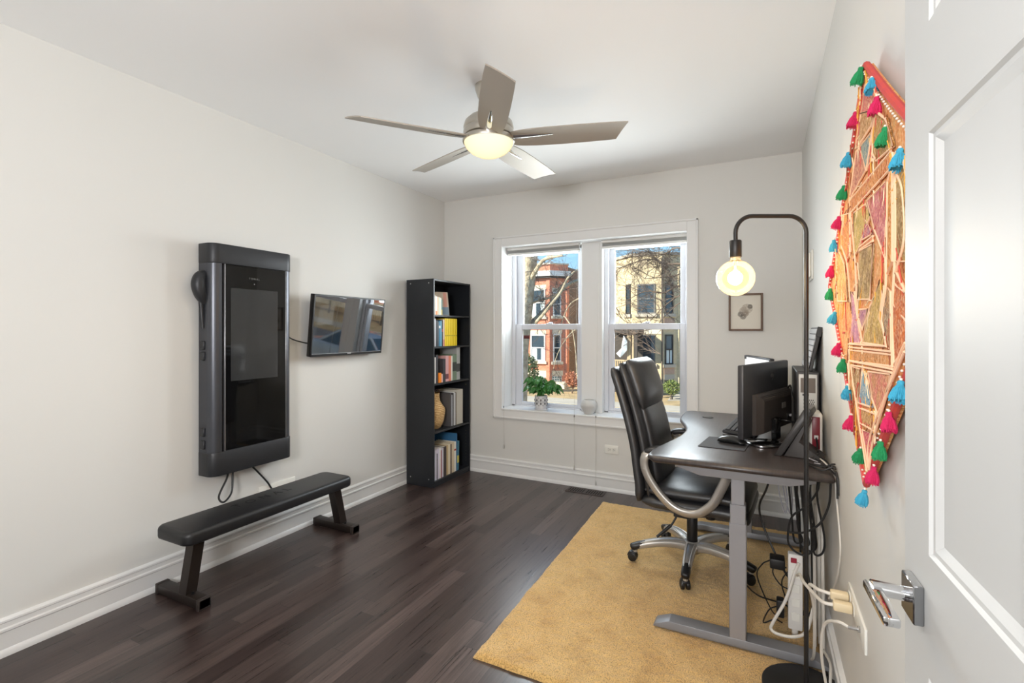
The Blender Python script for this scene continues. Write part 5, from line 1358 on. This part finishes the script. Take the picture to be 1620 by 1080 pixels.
class House:
    def __init__(s, t): s.t = t
    def frame(s, ox, oy, ang): s.M = Matrix.Translation((ox, oy, 0)) @ Matrix.Rotation(ang, 4, 'Z'); return s
    def part(s, name, x0, x1, z0, z1, d0, d1, m, parent=None):
        """d is measured outwards from the wall plane"""
        return B().box((x0, -d1, z0), (x1, -d0, z1)).xf(s.M).obj(name, m, parent or s.t, flat=True)
    def window(s, x0, x1, z0, z1, fr, sill=None, lint=None, curtain=False, dark=False):
        f = .07; b = B()
        for (a0, a1, c0, c1) in ((x0, x0+f, z0, z1), (x1-f, x1, z0, z1), (x0+f, x1-f, z1-f, z1), (x0+f, x1-f, z0, z0+f), (x0+f, x1-f, (z0+z1)/2-.03, (z0+z1)/2+.03)): b.box((a0, -.05, c0), (a1, .04, c1))
        o = b.xf(s.M).obj('house_window', fr, s.t, flat=True)
        s.part('pane', x0+f*.8, x1-f*.8, z0+f*.8, z1-f*.8, .0, .015, WGL, o)
        if curtain: s.part('curtain', x0+f, x0+f+(x1-x0)*.35, z0+f, (z0+z1)/2, .016, .022, CURT, o); s.part('curtain', x1-f-(x1-x0)*.22, x1-f, z0+f, (z0+z1)/2, .016, .022, CURT, o)
        if sill: s.part('window_sill', x0-.1, x1+.1, z0-.16, z0, -.05, .12, sill)
        if lint: s.part('lintel', x0-.05, x1+.05, z1, z1+.24, -.05, .02, lint)
        return o
# ---- red brick house
rt = thing('brick_house', 'red brick house with a bay, seen across the street above the potted plant', 'house', (-11.5, 27, GZ))
h_ = House(rt); Y0 = 26.; X0 = -10.76; w_ = .723
zp = zt(418.5, Y0); zb = GZ
def fx(u): return onY(u, 522, Y0).x
b = B().prism([(-17, Y0), (X0, Y0), (X0+w_, Y0+w_), (X0+w_, Y0+1.0), (-17, Y0+1.0)], zb, zp); b.obj('bay_wall', REDB, rt, flat=True)
B().box((-17, Y0+1.0, zb), (X0+w_+.02, Y0+16, zp-.1)).obj('side_wall', BROWNB, rt, flat=True)
B().prism([(-17, Y0-.10), (X0+.06, Y0-.10), (X0+w_+.12, Y0+w_+.02), (X0+w_+.02, Y0+1.1), (-17, Y0+1.1)], zp, zp+.08).obj('parapet_cap', STONE, rt, flat=True)
b = B().prism([(-17, Y0-.28), (X0+.12, Y0-.28), (X0+w_+.28, Y0+w_-.02), (X0+w_+.1, Y0+1.1), (-17, Y0+1.1)], zt(437, Y0), zt(429, Y0)); b.obj('cornice', WHTP, rt, flat=True)
b = B().prism([(-17, Y0-.20), (X0+.09, Y0-.20), (X0+w_+.2, Y0+w_), (X0+w_+.06, Y0+1.1), (-17, Y0+1.1)], zt(440, Y0), zt(437, Y0)); b.obj('cornice_soffit', ROOFD, rt, flat=True)
h_.frame(0, Y0, 0)
def fw(u0, u1, v0, v1, **k): return h_.window(fx(u0), fx(u1), zt(v1, Y0), zt(v0, Y0), WHTP, **k)
fw(838, 863, 457, 500, sill=STONE, lint=STONE, curtain=True); fw(840, 863, 529, 571, sill=STONE, lint=STONE, curtain=True)
fw(806, 828, 457, 500, sill=STONE, lint=STONE)
h_.part('stone_band', fx(826), fx(866), zt(597, Y0), zt(586, Y0), .0, .03, STONE); h_.part('stone_base', -17, X0, zb, zt(603, Y0), .0, .06, STONE)
h_.window(fx(848), fx(862), zt(609, Y0), zt(596, Y0), WHTP)
h_.part('corner_pier', fx(864.5), X0, zb, zt(441, Y0), 0, .05, REDB)
h_.frame(X0, Y0, PI/4); fl = w_*math.sqrt(2)
h_.window(fl*.18, fl*.66, zt(500, Y0+.4), zt(463, Y0+.4), WHTP, sill=STONE, lint=STONE); h_.window(fl*.18, fl*.66, zt(571, Y0+.4), zt(528, Y0+.4), WHTP, sill=STONE, lint=STONE)
h_.part('stone_band', fl*.1, fl*.78, zt(593, Y0+.4), zt(585, Y0+.4), 0, .03, STONE)
gb = h_.part('glass_block_window', fl*.12, fl*.70, zt(608, Y0+.4), zt(593.5, Y0+.4), 0, .03, WHTP)
for i in range(4):
    for j in range(4):
        a0 = lerp(fl*.12, fl*.70, (i+.15)/4); a1 = lerp(fl*.12, fl*.70, (i+.85)/4); c0 = lerp(zt(608, Y0+.4), zt(593.5, Y0+.4), (j+.15)/4); c1 = lerp(zt(608, Y0+.4), zt(593.5, Y0+.4), (j+.85)/4)
        h_.part('glass_block', a0, a1, c0, c1, .028, .035, mat('glass_block_teal', (110, 140, 140), .15), gb)
B().box((X0+w_-.16, Y0+w_-.1, zb), (X0+w_+.06, Y0+w_+.3, zt(441, Y0))).obj('corner_pier', REDB, rt, flat=True)
B().box((X0-.3, Y0-.4, zb), (X0+w_+.3, Y0+w_, zb+.16)).box((X0-.15, Y0-.2, zb+.16), (X0+w_+.2, Y0+w_, zb+.3)).obj('stone_steps', STONE, rt, flat=True)
# ---- cream brick house
ct = thing('cream_house', 'cream brick two storey house across the street, seen through the window behind the office chair', 'house', (-5, 27, GZ))
h_ = House(ct); XA, XB_, w1_, w2_ = -6.087, -4.567, .759, 1.2
zp2 = zt(404, Y0, 1020)
B().prism([(XA, Y0), (XB_, Y0), (XB_+w1_, Y0+w1_), (XB_+w1_+.02, Y0+1.6), (XA-w2_, Y0+1.6), (XA-w2_, Y0+w2_)], zb, zp2).obj('bay_wall', CREAMB, ct, flat=True)
B().box((-7.8, Y0+1.4, zb), (1.5, Y0+14, zp2-.25)).obj('main_wall', CREAMB, ct, flat=True)
B().prism([(XA-.06, Y0-.08), (XB_+.06, Y0-.08), (XB_+w1_+.1, Y0+w1_-.04), (XB_+w1_+.1, Y0+1.6), (XA-w2_-.1, Y0+1.6), (XA-w2_-.1, Y0+w2_-.04)], zp2, zp2+.14).obj('parapet_cap', GSTONE, ct, flat=True)
h_.frame(0, Y0, 0)
GFR = mat('window_frame_grey', (110, 108, 106), .6)
zc = lambda v: zt(v, Y0, 1022)
h_.window(fx(1008), fx(1036.5), zc(496), zc(449), GFR, sill=GSTONE); h_.window(fx(1010), fx(1036.5), zc(575), zc(529), GFR, sill=GSTONE)
h_.part('stone_band', fx(1000), fx(1047), zc(528), zc(521), 0, .03, STONE)
h_.frame(XB_, Y0, PI/4); fl = w1_*math.sqrt(2); zc2 = lambda v: zt(v, Y0+.4, 1058)
BFR = mat('window_frame_black', (40, 40, 42), .5)
h_.window(fl*.16, fl*.62, zc2(496), zc2(448), BFR, sill=GSTONE); h_.window(fl*.16, fl*.62, zc2(576), zc2(529), BFR, sill=GSTONE, curtain=True)
PINKB = mat('pinkish_brick_panel', (196, 166, 146), .9, var=(8, .3)); h_.part('brick_panel', fl*.12, fl*.7, zc2(521), zc2(503), 0, .02, PINKB); h_.part('brick_panel', fl*.12, fl*.7, zc2(591), zc2(580), 0, .02, PINKB)
h_.part('stone_band', fl*.12, fl*.7, zc2(600), zc2(592), 0, .03, GSTONE); h_.window(fl*.16, fl*.64, zc2(611), zc2(601), BFR)
B().box((XB_+w1_-.14, Y0+w1_-.12, zb), (XB_+w1_+.08, Y0+w1_+.3, zp2)).obj('corner_pier', CREAMB, ct, flat=True)
h_.frame(XA, Y0, -PI/4); fl = w2_*math.sqrt(2)
h_.frame(XA-w2_, Y0+w2_, -PI/4); h_.window(fl*.66, fl*.93, zt(497, Y0+.3, 994), zt(450, Y0+.3, 994), BFR, sill=GSTONE)
B().tube([(XB_+.03, Y0-.10, zb), (XB_+.03, Y0-.10, zp2-.2)], .045, 10).obj('downspout', mat('downspout_brown', (104, 92, 80), .6), ct)
# ---- porch with railing, hanging flag
pt_ = thing('porch', 'wooden front porch with railing and dark roof left of the cream house', 'porch', (-7.2, 25, GZ))
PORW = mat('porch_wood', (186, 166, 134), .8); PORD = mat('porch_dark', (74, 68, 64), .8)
YP = 24.25
px_ = lambda u: onY(u, 522, YP).x
pz_ = lambda v, u=990: onY(u, v, YP).z
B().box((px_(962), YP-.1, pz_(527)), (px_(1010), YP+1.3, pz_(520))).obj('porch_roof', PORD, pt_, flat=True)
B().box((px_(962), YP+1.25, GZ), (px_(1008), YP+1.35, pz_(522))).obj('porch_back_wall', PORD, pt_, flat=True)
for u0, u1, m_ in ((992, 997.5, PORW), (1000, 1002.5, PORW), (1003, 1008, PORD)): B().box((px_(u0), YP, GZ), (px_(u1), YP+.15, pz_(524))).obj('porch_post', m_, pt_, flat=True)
B().box((px_(962), YP-.02, pz_(591)-.1), (px_(1010), YP+1.3, pz_(591))).obj('porch_deck', PORW, pt_, flat=True)
rl = B().box((px_(966), YP, pz_(571)), (px_(992), YP+.08, pz_(569))).obj('railing', PORW, pt_, flat=True)
for k in range(9): B().box((px_(967+3*k), YP+.02, pz_(591)), (px_(967+3*k)+.045, YP+.065, pz_(571))).obj('baluster', PORW, rl, flat=True)
fgp = [(205, 160), (228, 195), (250, 240), (246, 340), (205, 385), (165, 425), (115, 378), (180, 330), (186, 250)]
pts = [onY(960+x/7.717, 510+y/7.717, YP-.15) for x, y in fgp]; cen = sum(pts, V())/len(pts)
b = B(); m = len(pts); vs = [p+V((0, .05, 0)) for p in pts]+[p+V((0, -.05*(i % 2), 0)) for i, p in enumerate(pts)]+[cen+V((0, -.12, 0)), cen+V((0, .12, 0))]
fs = [(k, (k+1) % m, m+(k+1) % m, m+k) for k in range(m)]+[(m+k, m+(k+1) % m, 2*m) for k in range(m)]+[(k, (k+1) % m, 2*m+1) for k in range(m)]
b.add(vs, fs); tag(b.obj('flag', mat('flag_white', (226, 236, 240), .8)), 'white flag hanging from the porch post across the street', 'flag')
# ---- ground, street, walks
LAWN = mat('winter_lawn', (190, 164, 122), .95, var=(2.2, .9, (150, 132, 96)), bump=(30, .6, .02))
struct(B().box((-60, YB+.4, GZ-.2), (60, 75, GZ)).obj('ground', LAWN, flat=True))
CONC = mat('concrete', (184, 176, 160), .9, var=(1.5, .3)); ASPH = mat('asphalt', (112, 112, 114), .9, var=(3, .3))
struct(B().box((-60, 11.2, GZ), (60, 18.8, GZ+.012)).obj('street', ASPH, flat=True))
struct(B().box((-60, 20.4, GZ), (60, 21.9, GZ+.02)).obj('sidewalk', CONC, flat=True))
pA_ = [onZ(1056, 634, GZ), onZ(1130, 634, GZ), onZ(1105, 612, GZ), onZ(1072, 612, GZ)]
b = B(); ring_solid(b, [[(p.x, p.y, GZ) for p in pA_], [(p.x, p.y, GZ+.03) for p in pA_]]); struct(b.obj('footpath', CONC, flat=True))
# ---- trees
BARK = mat('bark', (206, 190, 162), .95, var=(9, .7, (140, 122, 100)), bump=(18, 1., .03)); TWIG = mat('twig_bark', (112, 96, 84), .95)
def grow(b, p, d, L, r, lvl, rnd, droop=0.):
    """a limb with side shoots"""
    n = 5; pts = [p]; q_ = p.copy(); dd = d.normalized()
    for i in range(n):
        dd = (dd+V((rnd.uniform(-.22, .22), rnd.uniform(-.16, .16), rnd.uniform(-.2, .2)-droop))).normalized(); q_ = q_+dd*(L/n); pts.append(q_.copy())
    b.tube(pts, [r*(1-.13*i) for i in range(n+1)], 5 if lvl > 1 else 3)
    if lvl:
        for i in range(1, n+1):
            for _ in range(2 if lvl > 1 else 2):
                sd = V((rnd.uniform(-1, 1), rnd.uniform(-.6, .6), rnd.uniform(-.7, .9)))
                grow(b, pts[i], dd*.9+sd*.9, L*rnd.uniform(.42, .66), r*.55, lvl-1, rnd, droop)
def limb(b, px, Y, r0, r1, n=4):
    P = spl([onY(u, v, Y+dy) for (u, v, dy) in px], n); m = len(P)
    b.tube(P, [lerp(r0, r1, i/(m-1)) for i in range(m)], 8); return P
t1 = thing('bare_tree', 'thick bare street tree leaning past the left side of the window above the plant', 'tree', tuple(onY(820, 522, 10).xy)+(GZ,))
YT = 10.
b = B(); P = spl([V((onY(817, 522, YT).x, YT, GZ)), onY(821, 575, YT), onY(826, 522, YT), onY(832, 470, YT), onY(838, 415, YT), onY(845, 350, YT), onY(856, 270, YT)], 5)
b.tube(P, [lerp(.22, .13, i/(len(P)-1)) for i in range(len(P))], 14); b.obj('trunk', BARK, t1)
b = B(); rnd = random.Random(21); tw = B()
for px, r0, r1 in (([(832, 455, 0), (845, 433, -.1), (857, 414, -.2), (868, 408, -.3), (890, 404, -.4)], .060, .022), ([(858, 413, -.2), (866, 406, -.2), (879, 402, -.2)], .026, .010), ([(827, 484, 0), (850, 476, .2), (872, 470, .3), (886, 461, .3)], .030, .020),
                   ([(826, 530, .1), (846, 507, .3), (866, 487, .5), (881, 468, .6), (894, 453, .7), (907, 446, .8), (925, 440, .9)], .075, .030), ([(836, 522, .1), (857, 500, .0), (873, 480, .0), (887, 462, .1), (898, 440, .1), (913, 426, .2)], .040, .018),
                   ([(881, 468, .6), (885, 455, .6), (893, 447, .6)], .03, .012), ([(850, 476, .2), (858, 462, .2), (846, 452, .2)], .014, .006), ([(893, 500, 0), (905, 520, 0), (911, 560, .1), (913, 600, .1)], .014, .010), ([(920, 470, .4), (903, 480, .4), (892, 500, .3), (884, 530, .3)], .016, .008), ([(920, 515, .4), (900, 530, .4), (882, 560, .3), (874, 590, .3)], .014, .006)):
    L_ = limb(b, px, YT, r0, r1)
    for k in range(2, len(L_), 3):
        for _ in range(2):
            d = V((rnd.uniform(-1, 1), rnd.uniform(-.5, .5), rnd.uniform(-.9, .9))); grow(tw, L_[k], d, rnd.uniform(.25, .6), .007, 1, rnd)
b.obj('branches', BARK, t1); tw.obj('twigs', TWIG, t1)
t2 = thing('bare_tree', 'bare tree with fine spreading twigs in front of the cream house', 'tree', (-.4, 15, GZ))
b = B(); b.tube(spl([(-.45, 15, GZ), (-.5, 15, .2), (-.45, 15, 2.2), (-.7, 15.1, 4.6), (-.6, 15, 6.5)], 4), [.17-.004*i for i in range(17)], 12); b.obj('trunk', BARK, t2)
b = B(); tw = B(); rnd = random.Random(4)
for px, r0, r1, lv in (([(1112, 470, 0), (1076, 452, .2), (1050, 463, .3), (1020, 461, .4), (990, 476, .5)], .035, .010, 1), ([(1110, 430, 0), (1080, 418, 0), (1052, 417, .2), (1030, 410, .2), (1000, 416, .3), (974, 428, .3)], .035, .009, 2),
                   ([(1110, 405, 0), (1078, 432, .1), (1050, 438, .1), (1020, 441, .2)], .025, .008, 2), ([(1108, 395, 0), (1070, 392, 0), (1050, 402, .1), (1030, 398, .1), (1005, 402, .2)], .03, .009, 2), ([(1110, 450, 0), (1070, 470, 0), (1045, 490, .1), (1025, 512, .2)], .025, .009, 1),
                   ([(1110, 480, 0), (1078, 478, 0), (1055, 497, .1), (1035, 520, .2)], .02, .008, 1), ([(960, 470, .5), (975, 487, .5), (985, 505, .4), (1000, 512, .4)], .02, .008, 1), ([(1108, 375, 0), (1075, 384, 0), (1060, 390, 0)], .03, .01, 2), ([(970, 522, .4), (995, 530, .4), (1020, 527, .3), (1045, 560, .2)], .016, .006, 1)):
    L_ = limb(b, px, 15., r0, r1)
    for k in range(2, len(L_), 2):
        for _ in range(2): grow(tw, L_[k], V((rnd.uniform(-1, .3), rnd.uniform(-.5, .5), rnd.uniform(-.6, .9))), rnd.uniform(.4, 1.1), .0105, lv-(k % 3 == 0) if lv > 1 else 1, rnd)
b.obj('branches', TWIG, t2); tw.obj('twigs', TWIG, t2)
# ---- shrubs
def shrub(name, label, u, v, Y, rx, rz, col, col2, n, ls, seed, group=None):
    c_ = onY(u, v, Y); rnd = random.Random(seed); t = thing(name, label, 'bush', (c_.x, Y, GZ), 0, group); b = B()
    for i in range(n):
        a = rnd.uniform(0, 2*PI); z = rnd.uniform(-1, 1); rr_ = math.sqrt(1-z*z)*rnd.uniform(.55, 1); zz = z*rnd.uniform(.6, 1)
        p = V((c_.x+rx*rr_*math.cos(a), Y+rx*.8*rr_*math.sin(a), c_.z+rz*zz)); d = V((rnd.uniform(-1, 1), rnd.uniform(-1, 1), rnd.uniform(-.6, 1))).normalized(); e_ = d.orthogonal().normalized()
        b.add([p-e_*ls*.4, p+d*ls*.5-e_*ls*.1, p+d*ls, p+d*ls*.5+e_*ls*.4], [(0, 1, 2, 3)])
    b.obj('foliage', mat('leaf_'+name+str(seed), col, .7, var=(6, .8, col2)), t, flat=True, fix=False)
    s_ = B()
    for k in range(5): s_.tube([(c_.x+rnd.uniform(-.1, .1), Y+rnd.uniform(-.1, .1), GZ), (c_.x+rx*rnd.uniform(-.6, .6), Y+rnd.uniform(-.2, .2), c_.z+rz*.5)], [.02, .006], 5)
    s_.obj('stems', TWIG, t)
shrub('evergreen_shrub', 'tall loose evergreen bush in front of the red brick house', 834, 585, 23.5, .62, .85, (120, 132, 82), (62, 74, 50), 1100, .15, 1)
shrub('round_shrub', 'small green bush partly hidden behind the chair back', 1041, 613, 24.3, .18, .34, (140, 150, 78), (84, 98, 48), 380, .10, 2)
shrub('round_shrub', 'round green bush in front of the cream house corner', 1063, 613, 23.8, .44, .36, (140, 152, 80), (86, 100, 50), 700, .10, 3)
shrub('dry_shrub', 'rust coloured leafless bush beside the red brick house wall', 905, 600, 24., .42, .42, (196, 130, 96), (150, 92, 66), 620, .11, 6)
# ---- parked cars
def car(label, x, y, col, key):
    t = thing('parked_car', label, 'car', (x, y, GZ+.012)); P = mat('car_paint_'+key, col, .25, .3, coat=.8, coat_rough=.05)
    side = [(-2.15, .30), (-2.20, .62), (-2.10, .80), (-1.55, .92), (1.05, .96), (1.75, .90), (2.10, .78), (2.20, .55), (2.15, .30)]
    XZc = Matrix(((1, 0, 0, x), (0, 0, 1, y), (0, 1, 0, GZ), (0, 0, 0, 1)))
    B().prism(side, -.88, .88, XZc, bev=.07, seg=3).obj('car_body', P, t, ang=50)
    lo = [(-1.75, .78), (-1.75, -.78), (.95, -.78), (.95, .78)]; hi = [(-1.10, .58), (-1.10, -.58), (.22, -.58), (.22, .58)]
    g_ = B(); ring_solid(g_, [[(x+a, y+c_, GZ+.90) for a, c_ in lo], [(x+a, y+c_, GZ+1.38) for a, c_ in hi]]); g_.obj('car_windows', WGL, t, ang=30)
    r_ = B(); ring_solid(r_, [[(x+a*1.03+.01, y+c_*1.04, GZ+1.36) for a, c_ in hi], [(x+a*.9, y+c_*.85, GZ+1.44) for a, c_ in hi]]); r_.obj('car_roof', P, t, ang=50)
    for (p_, q_) in zip(lo, hi): B().tube([(x+p_[0], y+p_[1], GZ+.90), (x+q_[0], y+q_[1], GZ+1.39)], .045, 6).obj('roof_pillar', P, t)
    for a in (-1.35, 1.35):
        for s_ in (-1, 1):
            w = B().lathe([(0, -.1), (.29, -.11), (.33, -.07), (.33, .07), (.29, .11), (0, .1)], (x+a, y+s_*.80, GZ+.33), 24, Matrix.Rotation(PI/2, 4, 'X')).obj('wheel', mat('tyre_black', (26, 26, 27), .8), t)
            B().lathe([(0, -.115), (.20, -.115), (.20, .115), (0, .115)], (x+a, y+s_*.80, GZ+.33), 18, Matrix.Rotation(PI/2, 4, 'X')).obj('hub_cap', mat('hub_silver', (170, 172, 175), .3, .9), w)
    for s_ in (-1, 1): B().box((x+2.12, y+s_*.62-.16, GZ+.58), (x+2.20, y+s_*.62+.16, GZ+.70), .03, 2).obj('headlamp', mat('lamp_clear', (226, 228, 230), .1), t)
car('silver car parked at the kerb beyond the window with the plant', -7.9, 13.6, (216, 218, 222), 'silver')
car('pale blue grey car parked at the kerb further along the street', 6.2, 12.9, (150, 160, 172), 'blue')
# ---- far end of the street, seen only mirrored in the television
ft = thing('iron_fence', 'thin black iron fence across the street', 'fence', (17, 24.5, GZ))
for k in range(9): B().box((8+2.2*k, 24.47, GZ), (8.08+2.2*k, 24.53, GZ+1.3)).obj('fence_post', PORD, ft, flat=True)
b = B().box((8, 24.49, GZ+.2), (26, 24.51, GZ+.24)).box((8, 24.49, GZ+1.15), (26, 24.51, GZ+1.19))
for k in range(120): b.box((8.1+.15*k, 24.49, GZ+.1), (8.12+.15*k, 24.51, GZ+1.28))
b.obj('fence_pickets', PORD, ft, flat=True)
ht = thing('brick_house', 'red brick building far along the street on the right', 'house', (20, 32, GZ))
h_ = House(ht).frame(0, 29, 0)
B().box((9, 29, GZ), (32, 40, 6)).obj('front_wall', REDB, ht, flat=True)
for k in range(7):
    for z in (GZ+1.4, GZ+4.4): h_.window(10.5+3*k, 12+3*k, z, z+1.7, WHTP, sill=STONE, lint=STONE)
h_.part('stone_base', 9, 32, GZ, GZ+.9, 0, .05, STONE)
# ================================================================== CAMERA, LIGHT, WORLD
cam = bpy.data.cameras.new('camera'); co = bpy.data.objects.new('camera', cam); C.objects.link(co)
cam.sensor_width = 36; cam.sensor_fit = 'HORIZONTAL'; cam.lens = F_PX/1620*36
cam.shift_y = -(540-HY)/1620
cam.clip_start = .02; cam.clip_end = 300
co.location = (0, 0, EYE); co.rotation_euler = (PI/2, 0, YAW)
S.camera = co

def light(name, kind, loc, energy, col, rot=None, **kw):
    l = bpy.data.lights.new(name, kind); l.energy = energy; l.color = lin(col)
    for k, v in kw.items(): setattr(l, k, v)
    ob = bpy.data.objects.new(name, l); C.objects.link(ob); ob.location = loc
    if rot is not None: ob.rotation_euler = rot
    return ob
def aim(d): return V(d).to_track_quat('-Z', 'Y').to_euler()
light('sun', 'SUN', (-20, -10, 20), 6.6, (255, 244, 226), aim((.66, .62, -.52)), angle=R(.6))
# daylight coming in through each window
for (x0, x1) in ((OX0, MX0), (MX1, OX1)):
    light('window_daylight', 'AREA', ((x0+x1)/2, YB+.36, 1.76), 22, (246, 250, 255), aim((0, -1, -.12)), shape='RECTANGLE', size=x1-x0-.1, size_y=.66)
light('fan_lamp', 'SPOT', (-1.27, 2.235, 2.235), 17, (255, 236, 206), (0, 0, 0), shadow_soft_size=.08, spot_size=R(158), spot_blend=.5)
light('bulb_lamp', 'POINT', (-.083, 1.97, 1.54), 4.0, (255, 226, 180), shadow_soft_size=.03)
light('hall_fill', 'AREA', (-.45, -1.2, 1.65), 44, (252, 250, 250), aim((-.1, 1, .16)), shape='DISK', size=.6)  # added fill with no fixture, aimed into the room from behind the camera

wd = bpy.data.worlds.new('sky'); S.world = wd; wd.use_nodes = True
nt = wd.node_tree; nt.nodes.clear()
out = nt.nodes.new('ShaderNodeOutputWorld'); bg = nt.nodes.new('ShaderNodeBackground')
tc = nt.nodes.new('ShaderNodeTexCoord'); sp = nt.nodes.new('ShaderNodeSeparateXYZ'); rp = nt.nodes.new('ShaderNodeValToRGB')
nt.links.new(tc.outputs['Generated'], sp.inputs[0]); nt.links.new(sp.outputs[2], rp.inputs[0]); nt.links.new(rp.outputs[0], bg.inputs[0]); nt.links.new(bg.outputs[0], out.inputs[0])
el = rp.color_ramp.elements
el[0].position = 0; el[0].color = (*lin((214, 236, 252)), 1)
el[1].position = .45; el[1].color = (*lin((96, 164, 236)), 1)
e = el.new(.16); e.color = (*lin((160, 212, 250)), 1)
bg.inputs[1].default_value = .78

S.view_settings.view_transform = 'Standard'; S.view_settings.look = 'None'
S.view_settings.exposure = .64; S.view_settings.gamma = 1; S.view_settings.use_curve_mapping = False
S.cycles.max_bounces = 10; S.cycles.diffuse_bounces = 6; S.cycles.glossy_bounces = 4; S.cycles.transparent_max_bounces = 16
S.cycles.sample_clamp_indirect = 6
S.cycles.caustics_reflective = False; S.cycles.caustics_refractive = False
S.cycles.use_denoising = True
